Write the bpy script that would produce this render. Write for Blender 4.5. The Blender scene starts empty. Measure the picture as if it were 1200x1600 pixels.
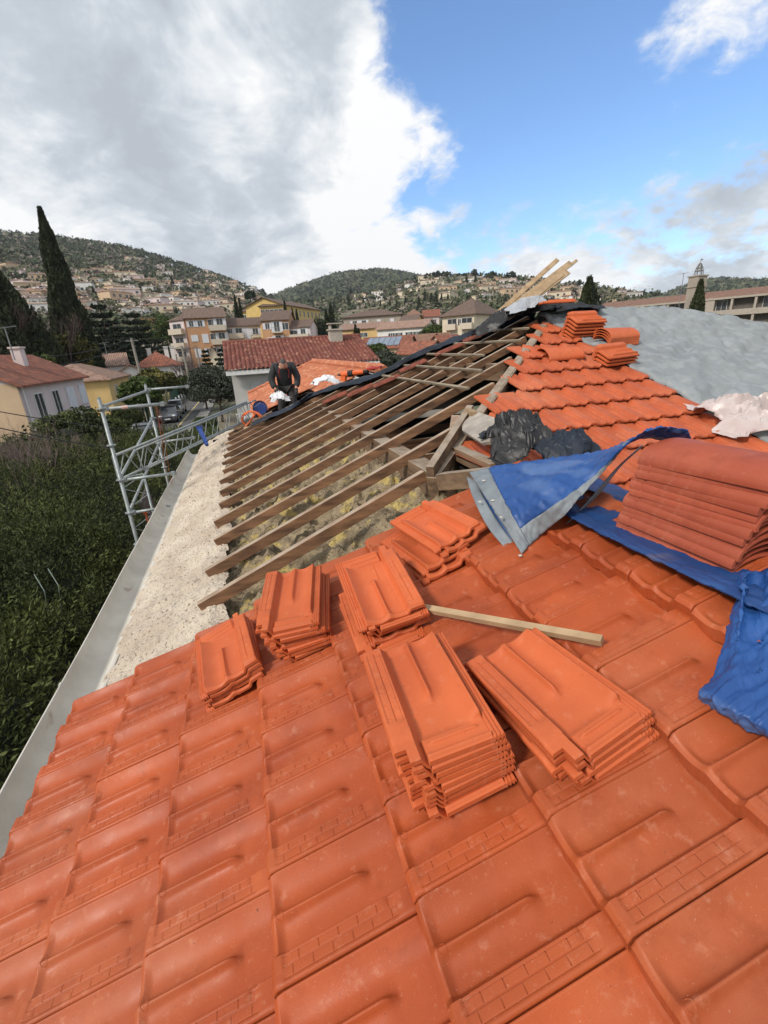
import bpy, bmesh, math, random
import numpy as np
from mathutils import Vector, Matrix, noise as mnoise
R=math.radians
random.seed(7); rng=np.random.default_rng(7)
scene=bpy.context.scene
# ------------------------------------------------------------------ camera
FPX=705.; PT,RO,AZ=R(20.3),R(3.5),R(15.6)      # house axes: X = up the west slope, Y = along the eave, Z up
_Fh=np.array([math.sin(AZ),math.cos(AZ),0]);_Rh=np.array([math.cos(AZ),-math.sin(AZ),0]);_Z=np.array([0,0,1.])
CF=_Fh*math.cos(PT)-_Z*math.sin(PT); _U0=_Fh*math.sin(PT)+_Z*math.cos(PT)
CR=math.cos(RO)*_Rh-math.sin(RO)*_U0; CU=math.sin(RO)*_Rh+math.cos(RO)*_U0
cam=bpy.data.cameras.new('camera'); camo=bpy.data.objects.new('camera',cam); scene.collection.objects.link(camo)
m=Matrix.Identity(4)
for i in range(3): m[i][0]=CR[i]; m[i][1]=CU[i]; m[i][2]=-CF[i]
camo.matrix_world=m; cam.sensor_fit='HORIZONTAL'; cam.sensor_width=36; cam.lens=FPX*36/1200; cam.clip_start=.05; cam.clip_end=6000
scene.camera=camo
scene.render.resolution_x=768; scene.render.resolution_y=1024
# ------------------------------------------------------------------ light
SUN_EL,SUN_AZ=41.,-118.                     # azimuth from +Y towards +X
sd=np.array([math.sin(R(SUN_AZ))*math.cos(R(SUN_EL)),math.cos(R(SUN_AZ))*math.cos(R(SUN_EL)),math.sin(R(SUN_EL))])
sun=bpy.data.lights.new('sun','SUN'); suno=bpy.data.objects.new('sun',sun); scene.collection.objects.link(suno)
sun.energy=2.9; sun.angle=R(10); sun.color=(1,.93,.84)
suno.rotation_euler=Vector(sd).to_track_quat('Z','Y').to_euler()
scene.view_settings.view_transform='Standard'; scene.view_settings.look='None'; scene.view_settings.gamma=1
scene.view_settings.exposure=0.14
def raydir(x,y): return CF*FPX+CR*(x-600)-CU*(y-800)
def unit(v): v=np.array(v,float); return v/np.linalg.norm(v)
world=bpy.data.worlds.new("World"); scene.world=world; world.use_nodes=True
def build_world():
    nt=world.node_tree; N=nt.nodes; L=nt.links; N.clear()
    out=N.new('ShaderNodeOutputWorld')
    sky=N.new('ShaderNodeTexSky'); sky.sky_type='NISHITA'; sky.sun_disc=False
    sky.sun_elevation=R(SUN_EL); sky.sun_rotation=R(SUN_AZ); sky.air_density=1.0; sky.dust_density=.2; sky.ozone_density=2.2
    b1=N.new('ShaderNodeBackground'); b1.inputs[1].default_value=.15
    tint=N.new('ShaderNodeMixRGB'); tint.blend_type='MULTIPLY'; tint.inputs[0].default_value=1; tint.inputs[2].default_value=(.84,1.04,1.24,1)
    L.new(sky.outputs[0],tint.inputs[1]); L.new(tint.outputs[0],b1.inputs[0])
    tc=N.new('ShaderNodeTexCoord')
    def math_(op,a,b=None,clamp=False):
        n=N.new('ShaderNodeMath'); n.operation=op; n.use_clamp=clamp
        for i,q in enumerate((a,b)):
            if q is None: continue
            if isinstance(q,(int,float)): n.inputs[i].default_value=q
            else: L.new(q,n.inputs[i])
        return n.outputs[0]
    sep=N.new('ShaderNodeSeparateXYZ'); L.new(tc.outputs['Generated'],sep.inputs[0])
    zz=math_('ADD',math_('MAXIMUM',sep.outputs[2],0.0),.42)
    comb=N.new('ShaderNodeCombineXYZ'); L.new(math_('DIVIDE',sep.outputs[0],zz),comb.inputs[0]); L.new(math_('DIVIDE',sep.outputs[1],zz),comb.inputs[1])
    def noise(scale,detail,rough,off,vec=comb.outputs[0],dist=0.):
        mp=N.new('ShaderNodeMapping'); mp.inputs['Location'].default_value=off; L.new(vec,mp.inputs[0])
        n=N.new('ShaderNodeTexNoise'); n.inputs['Scale'].default_value=scale; n.inputs['Detail'].default_value=detail; n.inputs['Roughness'].default_value=rough; n.inputs['Distortion'].default_value=dist
        L.new(mp.outputs[0],n.inputs['Vector']); return n.outputs[0]
    nrm=N.new('ShaderNodeVectorMath'); nrm.operation='NORMALIZE'; L.new(tc.outputs['Generated'],nrm.inputs[0])
    def blob(px,py,rad,amp):
        d=unit(raydir(px,py)); v=N.new('ShaderNodeVectorMath'); v.operation='DOT_PRODUCT'; v.inputs[1].default_value=tuple(d); L.new(nrm.outputs[0],v.inputs[0])
        mr=N.new('ShaderNodeMapRange'); mr.interpolation_type='SMOOTHSTEP'
        mr.inputs[1].default_value=math.cos(R(rad)); mr.inputs[2].default_value=math.cos(R(rad*.3)); mr.inputs[3].default_value=0; mr.inputs[4].default_value=amp
        L.new(v.outputs['Value'],mr.inputs[0]); return mr.outputs[0]
    def total(items,op='ADD',start=0.):
        s=start
        for it in items: s=math_(op,blob(*it),s)
        return s
    blue=total([(900,190,19,1),(820,40,15,1),(1030,70,18,1),(760,330,11,.95),(700,345,8,.8),(1130,170,12,.8),(970,290,14,.75),(665,240,5,.6),(1100,-60,30,1)],'MAXIMUM')
    n1=noise(2.6,10,.6,(3.1,1.7,0),dist=.25); n2=noise(9,8,.62,(7.3,2.2,0),dist=.4)
    nn=math_('ADD',math_('MULTIPLY',math_('SUBTRACT',n1,.5),1.9),math_('MULTIPLY',math_('SUBTRACT',n2,.5),1.1))
    extra=total([(1120,320,12,.42),(860,385,9,.40),(1180,230,8,.38),(1150,30,9,.42),(700,400,9,.3),(1010,400,12,.45),(1190,120,7,.3),(200,150,25,.3)],'MAXIMUM')
    cov=math_('ADD',math_('ADD',math_('SUBTRACT',.76,math_('MULTIPLY',blue,.86)),extra),nn)
    mr=N.new('ShaderNodeMapRange'); mr.interpolation_type='SMOOTHSTEP'; mr.inputs[1].default_value=.22; mr.inputs[2].default_value=.62; L.new(cov,mr.inputs[0])
    grey=total([(90,60,17,.5),(380,110,14,.3),(250,230,13,.35),(420,370,12,.5),(300,390,9,.45),(530,60,10,.12),(60,200,15,.3),(1130,310,12,.28),(1050,390,10,.22),(1180,250,8,.2)])
    white=total([(560,300,8,.55),(640,120,8,.5),(330,180,7,.35),(330,290,7,.25),(120,345,9,.3),(30,330,8,.2),(600,420,10,.3),(960,370,9,.2),(1120,30,8,.3),(440,440,5,.4),(690,200,6,.3)])
    n3=noise(3.6,10,.6,(1.2,9.1,0),dist=.5); n4=noise(13,7,.6,(4.,1.,0),dist=.5)
    lum=math_('ADD',math_('ADD',math_('SUBTRACT',.70,math_('MULTIPLY',grey,.50)),white),math_('ADD',math_('MULTIPLY',math_('SUBTRACT',n3,.5),2.1),math_('MULTIPLY',math_('SUBTRACT',n4,.5),.8)))
    ramp=N.new('ShaderNodeValToRGB'); lum=math_('ADD',math_('MULTIPLY',math_('SUBTRACT',lum,.6),1.12),.6); L.new(lum,ramp.inputs[0])
    e=ramp.color_ramp.elements; e[0].position=0.; e[0].color=(.45,.49,.55,1); e[1].position=1.; e[1].color=(.95,.95,.95,1)
    q=e.new(.35); q.color=(.54,.59,.65,1); q=e.new(.65); q.color=(.72,.76,.80,1)
    b2=N.new('ShaderNodeBackground'); b2.inputs[1].default_value=1.; L.new(ramp.outputs[0],b2.inputs[0])
    mx=N.new('ShaderNodeMixShader'); L.new(mr.outputs[0],mx.inputs[0]); L.new(b1.outputs[0],mx.inputs[1]); L.new(b2.outputs[0],mx.inputs[2])
    L.new(mx.outputs[0],out.inputs[0])
build_world()
# ------------------------------------------------------------------ helpers
COL=scene.collection
G=-6.0                                          # level of the street (the camera is at the origin)
def at_y(x,y,Y): r=raydir(x,y); return r*(Y/r[1])
def at_z(x,y,z): r=raydir(x,y); return r*(z/r[2])
def at_d(x,y,d): r=raydir(x,y); return r*(d/math.hypot(r[0],r[1]))
SW=R(21); SWc,SWs=math.cos(SW),math.sin(SW); nW=np.array([-SWs,0,SWc]); DW=1.24
SS=R(20); SSc,SSs=math.cos(SS),math.sin(SS); nS=np.array([0,-SSs,SSc]); ZS=-2.0
def Wp(u,y,h=0.): return np.array([u*SWc,y,u*SWs-DW/SWc])+nW*h      # u: up the slope from below the camera, h: off the slope
def W_at(x,y,h=0.):
    r=raydir(x,y); t=(h-DW)/(r@nW); return r*t
def W_uy(P): return np.array([P[0]*SWc+P[2]*SWs,P[1],P@nW+DW])
def Sp(x,v,h=0.): return np.array([x,0,ZS])+np.array([0,SSc,SSs])*v+nS*h
def S_at(x,y,h=0.):
    r=raydir(x,y); t=(np.array([0,0,ZS])@nS+h)/(r@nS); return r*t
def tag(o,label=None,cat=None,group=None,kind=None):
    if label: o['label']=label
    if cat: o['category']=cat
    if group: o['group']=group
    if kind: o['kind']=kind
    return o
def thing(name,label,cat,loc=(0,0,0),rz=0,group=None,kind=None):
    o=bpy.data.objects.new(name,None); COL.objects.link(o); o.location=tuple(float(a) for a in loc); o.rotation_euler=(0,0,rz); o.empty_display_size=.2
    return tag(o,label,cat,group,kind)
def link_mesh(name,me,mat,parent=None,local=False,smooth=False):
    o=bpy.data.objects.new(name,me); COL.objects.link(o)
    if mat is not None:
        for q in (mat if isinstance(mat,(list,tuple)) else [mat]): me.materials.append(q)
    if parent is not None:
        o.parent=parent
        if not local and parent.parent is None:
            me.transform(Matrix.Translation(-Vector(parent.location)) if abs(parent.rotation_euler.z)<1e-9 else (Matrix.Translation(parent.location)@Matrix.Rotation(parent.rotation_euler.z,4,'Z')).inverted())
        elif not local:
            me.transform(Matrix.Translation(-Vector(parent.parent.location)))
    if smooth: me.polygons.foreach_set('use_smooth',[True]*len(me.polygons))
    return o
def dup_tree(root,loc=None,rz=None,scale=None,label=None,group=None,kids=True):
    r=root.copy(); COL.objects.link(r)
    if loc is not None: r.location=tuple(float(a) for a in loc)
    if rz is not None: r.rotation_euler=(0,0,rz)
    if scale is not None: r.scale=scale
    if label: r['label']=label
    if group: r['group']=group
    for ch in (list(root.children) if kids else []):
        c=ch.copy(); COL.objects.link(c); c.parent=r
        for g in ch.children:
            d=g.copy(); COL.objects.link(d); d.parent=c
    return r
class MB:
    def __init__(s): s.v=[];s.f=[];s.n=0;s.m=[]
    def add(s,V,F,mi=0):
        V=np.asarray(V,float); s.v.append(V); s.f+= [tuple(int(i)+s.n for i in f) for f in F]; s.m+=[mi]*len(F); s.n+=len(V); return s
    def box(s,c,size,rot=None,mi=0,taper=1.):
        h=np.array(size,float)/2
        V=np.array([[x,y,z] for z in(-1,1) for y in(-1,1) for x in(-1,1)],float)*h
        V[4:,:2]*=taper
        if rot is not None: V=V@np.array(rot,float).T
        return s.add(V+np.array(c,float),[(0,2,3,1),(4,5,7,6),(0,1,5,4),(2,6,7,3),(0,4,6,2),(1,3,7,5)],mi)
    def beam(s,a,b,w,h,up=(0,0,1),mi=0):
        a=np.array(a,float);b=np.array(b,float);d=b-a;L=np.linalg.norm(d);d/=L;up=np.array(up,float);sd=np.cross(d,up);sd/=np.linalg.norm(sd);up=np.cross(sd,d)
        return s.box((a+b)/2,(L,w,h),np.stack([d,sd,up],1),mi)
    def tube(s,pts,r,n=8,cap=True,mi=0):
        pts=np.array(pts,float); rr=np.full(len(pts),float(r)) if np.isscalar(r) else np.array(r,float)
        V=[];ref=np.array([0.13,.31,.94])
        for i in range(len(pts)):
            d=pts[min(i+1,len(pts)-1)]-pts[max(i-1,0)]; d=d/(np.linalg.norm(d)+1e-12)
            if abs(d@ref)>.95: rf=np.array([1.,0,0])
            else: rf=ref
            a=np.cross(d,rf);a/=np.linalg.norm(a);b=np.cross(d,a)
            t=np.linspace(0,2*math.pi,n,endpoint=False)
            V.append(pts[i]+rr[i]*(np.outer(np.cos(t),a)+np.outer(np.sin(t),b)))
        V=np.concatenate(V);F=[]
        for i in range(len(pts)-1):
            for j in range(n):
                k=(j+1)%n; F.append((i*n+j,i*n+k,(i+1)*n+k,(i+1)*n+j))
        if cap: F.append(tuple(range(n))); F.append(tuple(reversed(range((len(pts)-1)*n,len(pts)*n))))
        return s.add(V,F,mi)
    def grid(s,P,mi=0,closed=False):
        P=np.asarray(P,float);a,b=P.shape[:2]
        F=[(i*b+j,i*b+j+1,(i+1)*b+j+1,(i+1)*b+j) for i in range(a-1) for j in range(b-1)]
        return s.add(P.reshape(-1,3),F,mi)
    def slab(s,P,thick,mi=0):
        P=np.asarray(P,float);a,b=P.shape[:2]
        du=np.gradient(P,axis=0);dv=np.gradient(P,axis=1);n=np.cross(du,dv);n/=np.linalg.norm(n,axis=2,keepdims=True)+1e-9
        Q=P+n*thick; k=a*b
        F=[(i*b+j,i*b+j+1,(i+1)*b+j+1,(i+1)*b+j) for i in range(a-1) for j in range(b-1)]
        F2=[tuple(q+k for q in reversed(f)) for f in F]
        E=[]
        for j in range(b-1): E+= [(j,k+j,k+j+1,j+1),((a-1)*b+j,(a-1)*b+j+1,k+(a-1)*b+j+1,k+(a-1)*b+j)]
        for i in range(a-1): E+= [(i*b,(i+1)*b,k+(i+1)*b,k+i*b),(i*b+b-1,k+i*b+b-1,k+(i+1)*b+b-1,(i+1)*b+b-1)]
        return s.add(np.concatenate([P.reshape(-1,3),Q.reshape(-1,3)]),F+F2+E,mi)
    def sphere(s,c,r,n=10,m=7,mi=0):
        r=np.array([r,r,r] if np.isscalar(r) else r,float);V=[]
        for i in range(m+1):
            th=math.pi*i/m
            for j in range(n): ph=2*math.pi*j/n; V.append([math.sin(th)*math.cos(ph),math.sin(th)*math.sin(ph),math.cos(th)])
        F=[(i*n+j,(i+1)*n+j,(i+1)*n+(j+1)%n,i*n+(j+1)%n) for i in range(m) for j in range(n)]
        return s.add(np.array(V)*r+np.array(c,float),F,mi)
    def prism(s,poly,z0,z1,mi=0):
        n=len(poly);V=[(x,y,z0) for x,y in poly]+[(x,y,z1) for x,y in poly]
        return s.add(V,[tuple(reversed(range(n))),tuple(range(n,2*n))]+[(i,(i+1)%n,n+(i+1)%n,n+i) for i in range(n)],mi)
    def mesh(s,name):
        me=bpy.data.meshes.new(name); me.from_pydata(np.concatenate(s.v).tolist(),[],s.f)
        if any(s.m): me.polygons.foreach_set('material_index',s.m)
        me.update(); return me
    def build(s,name,mat,parent=None,local=False,smooth=False,bevel=0,angle=None):
        me=s.mesh(name)
        bm=bmesh.new(); bm.from_mesh(me); bmesh.ops.recalc_face_normals(bm,faces=bm.faces)
        if angle is not None:
            for f in bm.faces: f.smooth=True
            for e in bm.edges:
                if len(e.link_faces)==2 and e.calc_face_angle(0)>R(angle): e.smooth=False
        bm.to_mesh(me); bm.free()
        o=link_mesh(name,me,mat,parent,local,smooth)
        if bevel:
            b=o.modifiers.new('bevel','BEVEL'); b.width=bevel; b.segments=2; b.limit_method='ANGLE'
        return o
def np_quads(name,V,nq,mat,parent=None,local=False):
    V=np.asarray(V,np.float32).reshape(-1,3); me=bpy.data.meshes.new(name)
    me.vertices.add(len(V)); me.vertices.foreach_set('co',V.ravel()); me.loops.add(nq*4); me.loops.foreach_set('vertex_index',np.arange(nq*4,dtype=np.int32))
    me.polygons.add(nq); me.polygons.foreach_set('loop_start',np.arange(0,nq*4,4,dtype=np.int32)); me.update(calc_edges=True)
    return link_mesh(name,me,mat,parent,local)
def fbm(P,scale=1.,oct=4,seed=0):
    return np.array([mnoise.fractal(Vector((p[0]*scale+seed*7.3,p[1]*scale+seed*3.1,p[2]*scale+seed*1.7)),1.,2.,oct) for p in P])
# ------------------------------------------------------------------ materials
def M(name,col,rough=.75,col2=None,scale=6.,fac=(.35,.65),detail=6,bump=.2,bscale=60.,bdist=.01,metal=0.,stretch=(1,1,1),spec=.4,rand=0.,island=0.,speck=None,alpha=None,wave=None,trans=0.,thin=False,rvar=0.,coat=0.):
    mt=bpy.data.materials.new(name); mt.use_nodes=True; nt=mt.node_tree;N=nt.nodes;L=nt.links
    bs=N['Principled BSDF']; bs.inputs['Roughness'].default_value=rough; bs.inputs['Metallic'].default_value=metal; bs.inputs['Specular IOR Level'].default_value=spec
    if coat: bs.inputs['Coat Weight'].default_value=coat; bs.inputs['Coat Roughness'].default_value=.1
    tc=N.new('ShaderNodeTexCoord'); mp=N.new('ShaderNodeMapping'); mp.inputs['Scale'].default_value=stretch; L.new(tc.outputs['Object'],mp.inputs[0])
    oi=N.new('ShaderNodeObjectInfo'); ad=N.new('ShaderNodeVectorMath'); ad.operation='ADD'; L.new(mp.outputs[0],ad.inputs[0])
    sc=N.new('ShaderNodeVectorMath'); sc.operation='SCALE'; sc.inputs[0].default_value=(17,23,31); L.new(oi.outputs['Random'],sc.inputs['Scale']); L.new(sc.outputs[0],ad.inputs[1]); vec=ad.outputs[0]
    def noise(s,d,rg=.55):
        n=N.new('ShaderNodeTexNoise'); n.inputs['Scale'].default_value=s; n.inputs['Detail'].default_value=d; n.inputs['Roughness'].default_value=rg; L.new(vec,n.inputs['Vector']); return n.outputs[0]
    def mapr(v,a,b,c=0.,d=1.):
        n=N.new('ShaderNodeMapRange'); n.inputs[1].default_value=a;n.inputs[2].default_value=b;n.inputs[3].default_value=c;n.inputs[4].default_value=d; L.new(v,n.inputs[0]); return n.outputs[0]
    def mix(f,a,b,mode='MIX'):
        n=N.new('ShaderNodeMixRGB'); n.blend_type=mode
        for i,q in enumerate((f,a,b)):
            if isinstance(q,(int,float)): n.inputs[i].default_value=q
            elif isinstance(q,tuple): n.inputs[i].default_value=q if len(q)==4 else (*q,1)
            else: L.new(q,n.inputs[i])
        return n.outputs[0]
    c=tuple(col)
    n0=noise(scale,detail)
    if col2 is None: col2=tuple(x*.72 for x in col)
    cc=mix(mapr(n0,*fac),c,tuple(col2))
    if speck:
        scol,ss,th,amt=speck
        cc=mix(mapr(noise(ss,2),th,th+.06,0,amt),cc,tuple(scol))
    if rand or island:
        hs=N.new('ShaderNodeHueSaturation'); L.new(cc,hs.inputs['Color'])
        if island:
            ge=N.new('ShaderNodeNewGeometry'); L.new(mapr(ge.outputs['Random Per Island'],0,1,1-island,1+island),hs.inputs['Value'])
        else: L.new(mapr(oi.outputs['Random'],0,1,1-rand,1+rand),hs.inputs['Value'])
        cc=hs.outputs[0]
    L.new(cc,bs.inputs['Base Color'])
    if rvar: L.new(mapr(noise(scale*1.7,5),.3,.7,max(rough-rvar,0.02),min(rough+rvar,1)),bs.inputs['Roughness'])
    h=None
    if wave:
        ax,freq,amp=wave
        sp=N.new('ShaderNodeSeparateXYZ'); L.new(tc.outputs['Object'],sp.inputs[0])
        mu=N.new('ShaderNodeMath'); mu.operation='MULTIPLY'; mu.inputs[1].default_value=freq*math.pi; L.new(sp.outputs[ax],mu.inputs[0])
        si=N.new('ShaderNodeMath'); si.operation='SINE'; L.new(mu.outputs[0],si.inputs[0]); ab=N.new('ShaderNodeMath'); ab.operation='ABSOLUTE'; L.new(si.outputs[0],ab.inputs[0])
        bw=N.new('ShaderNodeBump'); bw.inputs['Strength'].default_value=1; bw.inputs['Distance'].default_value=amp; L.new(ab.outputs[0],bw.inputs['Height']); h=bw.outputs[0]
    if bump:
        b=N.new('ShaderNodeBump'); b.inputs['Strength'].default_value=bump; b.inputs['Distance'].default_value=bdist; L.new(noise(bscale,5,.6),b.inputs['Height'])
        if h is not None: L.new(h,b.inputs['Normal'])
        h=b.outputs[0]
    if h is not None: L.new(h,bs.inputs['Normal'])
    if trans: bs.inputs['Transmission Weight'].default_value=trans
    if alpha is not None: bs.inputs['Alpha'].default_value=alpha
    return mt
def top_pale(mt,col,amt=.75):  # mixes a paler tone into upward faces, broken up by noise
    nt=mt.node_tree;N=nt.nodes;L=nt.links;bs=N['Principled BSDF'];src=bs.inputs['Base Color'].links[0].from_socket
    tc=N.new('ShaderNodeTexCoord'); sp=N.new('ShaderNodeSeparateXYZ'); L.new(tc.outputs['Normal'],sp.inputs[0])
    mr=N.new('ShaderNodeMapRange'); mr.inputs[1].default_value=.8; mr.inputs[2].default_value=.9; mr.inputs[4].default_value=1; L.new(sp.outputs[2],mr.inputs[0])
    nz=N.new('ShaderNodeTexNoise'); nz.inputs['Scale'].default_value=7; nz.inputs['Detail'].default_value=6; m2=N.new('ShaderNodeMapRange'); m2.inputs[1].default_value=.35; m2.inputs[2].default_value=.6; m2.inputs[3].default_value=amt*.45; m2.inputs[4].default_value=amt; L.new(tc.outputs['Object'],nz.inputs[0]); L.new(nz.outputs[0],m2.inputs[0])
    mu=N.new('ShaderNodeMath'); mu.operation='MULTIPLY'; L.new(mr.outputs[0],mu.inputs[0]); L.new(m2.outputs[0],mu.inputs[1])
    mx=N.new('ShaderNodeMixRGB'); L.new(mu.outputs[0],mx.inputs[0]); L.new(src,mx.inputs[1]); mx.inputs[2].default_value=(*col,1); L.new(mx.outputs[0],bs.inputs['Base Color']); return mt
def terracotta(name,c1,c2,dust,rough,rand=.08,dustamt=.5,isl=0.):
    """fired clay seen from close by: two clay tones, pale dust, tiny pits and grains"""
    mt=M(name,c1,rough,c2,scale=3.5,fac=(.3,.7),bump=.35,bscale=260,bdist=.0012,rand=rand,island=isl,spec=.28,rvar=.12)
    nt=mt.node_tree;N=nt.nodes;L=nt.links;bs=N['Principled BSDF'];src=bs.inputs['Base Color'].links[0].from_socket
    tc=N['Texture Coordinate']
    def nz(s,d,ty='noise'):
        n=N.new('ShaderNodeTexNoise'); n.inputs['Scale'].default_value=s; n.inputs['Detail'].default_value=d; n.inputs['Roughness'].default_value=.65; L.new(tc.outputs['Object'],n.inputs[0]); return n.outputs[0]
    def mr(v,a,b,c=0.,d=1.):
        n=N.new('ShaderNodeMapRange'); n.inputs[1].default_value=a;n.inputs[2].default_value=b;n.inputs[3].default_value=c;n.inputs[4].default_value=d; L.new(v,n.inputs[0]); return n.outputs[0]
    def mix(f,a,b):
        n=N.new('ShaderNodeMixRGB'); L.new(f,n.inputs[0]); L.new(a,n.inputs[1]); n.inputs[2].default_value=(*b,1); return n.outputs[0]
    x=mix(mr(nz(1.3,8),.50,.68,0,dustamt),src,dust)
    x=mix(mr(nz(9,9),.54,.70,0,.35),x,tuple(q*.62 for q in c2))
    x=mix(mr(nz(26,8),.58,.72,0,.40*dustamt+.1),x,(.60,.30,.19))
    x=mix(mr(nz(170,3),.665,.71,0,.42*min(1,dustamt+.4)),x,(.62,.36,.25))
    x=mix(mr(nz(330,2),.60,.70,0,.30),x,(.24,.045,.018))
    x=mix(mr(nz(70,2),.73,.76,0,.7),x,(.10,.03,.02))
    L.new(x,bs.inputs['Base Color']); return mt
TERRA=terracotta('laid_clay',(.42,.088,.025),(.30,.056,.017),(.42,.135,.062),.5,0,.5,.08)
TERRA_D=terracotta('loose_clay',(.56,.128,.042),(.46,.098,.033),(.60,.20,.10),.6,.10,.3)
TERRA_S=terracotta('south_clay',(.49,.115,.042),(.39,.082,.032),(.52,.20,.11),.58,0,.4,.07)
RIDGE_M=terracotta('ridge_clay',(.38,.085,.042),(.31,.062,.032),(.42,.135,.085),.6,.12,.3)
WOOD=top_pale(M('weathered_rafter_wood',(.25,.13,.066),.8,(.10,.052,.029),scale=3.8,stretch=(.35,11,5),bump=.45,bscale=10,bdist=.004,rand=.3,speck=((.06,.035,.02),2.2,.60,.6)),(.42,.35,.27))
WOODY=top_pale(M('weathered_beam_wood',(.21,.135,.08),.8,(.10,.062,.038),scale=3.5,stretch=(6,.6,6),bump=.5,bscale=12,bdist=.004,rand=.15),(.42,.36,.29),.6)
WOODP=M('pale_new_wood',(.44,.31,.18),.65,(.30,.20,.11),scale=7,stretch=(1,1,1),bump=.25,bscale=40,bdist=.002,rand=.12)
WOODG=M('grey_batten_wood',(.33,.27,.19),.75,(.17,.13,.09),scale=5,stretch=(6,.7,6),bump=.3,bscale=20,bdist=.002,rand=.15)
MORTAR=M('rough_lime_mortar',(.66,.57,.46),.95,(.50,.41,.32),scale=3,bump=1.,bscale=48,bdist=.03,speck=((.20,.14,.10),42,.60,.8))
CONC=M('render_wall',(.45,.41,.35),.9,(.36,.32,.27),scale=2,bump=.3,bscale=60)
ZINC=M('dull_zinc',(.56,.53,.47),.85,(.44,.41,.36),scale=3,bump=.25,bscale=25,metal=.0,rvar=.15,speck=((.25,.15,.10),5,.66,.5))
GALV=M('galvanised_steel',(.33,.36,.36),.5,(.24,.265,.265),scale=14,bump=.1,bscale=80,metal=.35,rvar=.1)
INSUL=M('mineral_wool',(.40,.315,.20),1,(.22,.17,.11),scale=5,fac=(.40,.62),bump=1.,bscale=30,bdist=.05,speck=((.60,.46,.16),3.8,.56,.8),stretch=(1,1,2))
BLACKV=M('void_shade_black',(.018,.015,.013),.95,bump=.3)  # near-black colour stands in for shade in the attic, gaps and holes
BLUE=M('blue_tarp_weave',(.022,.088,.29),.5,(.016,.062,.22),scale=3.5,bump=.35,bscale=130,bdist=.0025,stretch=(1,.22,1),spec=.35,speck=((.12,.20,.38),3.3,.58,.5),rvar=.1)
BLUED=M('blue_tarp_worn',(.018,.065,.21),.55,(.012,.042,.15),scale=4,bump=.3,bscale=90,bdist=.003,stretch=(.3,1,1),speck=((.16,.14,.16),5,.63,.4))
HEM=M('grey_hem',(.22,.25,.27),.55,(.15,.17,.19),scale=8,bump=.2,bscale=120)
GTARP=M('grey_tarp_sheet',(.26,.28,.285),.62,(.215,.232,.24),scale=1.3,bump=.4,bscale=11,bdist=.012,spec=.35,speck=((.30,.325,.335),5,.52,.5))
BLACKP=M('black_membrane',(.010,.010,.011),.45,(.019,.019,.021),scale=4,bump=.35,bscale=26,bdist=.006,spec=.4)
NAVYP=M('navy_membrane',(.018,.026,.042),.5,(.009,.011,.016),scale=3,bump=.3,bscale=20,bdist=.006,spec=.25)
GREYP=M('pale_sheet',(.42,.44,.47),.6,(.28,.30,.33),scale=4)
WHITEP=M('white_bag_plastic',(.72,.72,.74),.45,(.6,.6,.63),scale=6,bump=.2,bscale=30)
CLEARP=M('milky_plastic',(.70,.62,.60),.35,(.60,.50,.47),scale=4,bump=.3,bscale=25,bdist=.01,alpha=.72,spec=.6)
# ------------------------------------------------------------------ clay tile
TW,TL,TP,TC=.285,.45,.254,.368      # width, length, pitch across, pitch up the slope
def sst(x,a,b): t=np.clip((x-a)/(b-a),0,1); return t*t*(3-2*t)
RIBS1=[.055+.050*k for k in range(6)]; RIBS2=[.072+.050*k for k in range(5)]
def tile_height(b,a):
    """b across from the ribbed cover strip (0) to the lock ribs (TW); a along from the front (0) to the head (TL)"""
    gr=lambda x,c,w: np.clip(1-np.abs(x-c)/w,0,1)
    inn=sst(a,.030,.034)*(1-sst(a,.318,.322))
    strip=.0415-.006*(1-sst(b,0,.004))-.0015*sst(b,.013,.0145)*inn-.0018*sst(b,.0335,.035)*inn+.0022*sst(b,.0365,.038)*inn*sst(a,.050,.053)*(1-sst(a,.300,.303))
    strip=strip-.0040*(gr(b,.0345,.0016))*inn-.0030*gr(b,.0545,.0015)*inn-.0030*gr(b,.0130,.0012)*inn
    for c in RIBS1: strip=strip-.0042*gr(a,c,.0016)*sst(b,.0150,.0155)*(1-sst(b,.0325,.033))
    for c in RIBS2: strip=strip-.0045*gr(a,c,.0016)*sst(b,.0365,.038)*(1-sst(b,.0555,.056))
    fade=1-sst(a,.270,.350)
    pan=.0015+.012*np.clip((b-.160)/.09,0,1)**1.3+.004*np.clip((.160-b)/.09,0,1)**2*0
    lip=.028*np.clip((b-.185)/.062,0,1)**1.8
    w=.0070+.010*np.exp(-a/.03)
    rf=(1-sst(a,.235,.275))
    hump=(.0165*np.exp(-np.abs((b-.150)/w)**1.7)+.0125*np.exp(-((b-.150)/.026)**2))*rf
    body=pan+hump+lip
    r=1-sst(a,.002,.034); body=body*(1-r*.6)+.030*r*.6
    s_=np.clip((b-.0600)/.019,0,1)**.75
    h=strip*(1-s_)+body*s_
    lk=.013+.008*(gr(b,.260,.004)+gr(b,.2705,.004)+gr(b,.281,.004))
    t=sst(b,.2495,.2535); h=h*(1-t)+lk*t-.004*gr(b,.2505,.004)*0
    head=sst(a,.374,.383)
    hd=.0125+.0085*(sst(b,.095,.101)*(1-sst(b,.226,.232)))*(np.exp(-((a-.402)/.0045)**4)) +.010*np.exp(-((a-.438)/.006)**4)*sst(b,.03,.034)+.0025
    hh=np.where(b<.0795,h-.006*head,h*(1-head)+hd*head)
    hh=np.where(b>.2515,h,hh)
    return hh-.013*(1-np.clip(a/.013,0,1))*sst(hh,.004,.016)
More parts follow.
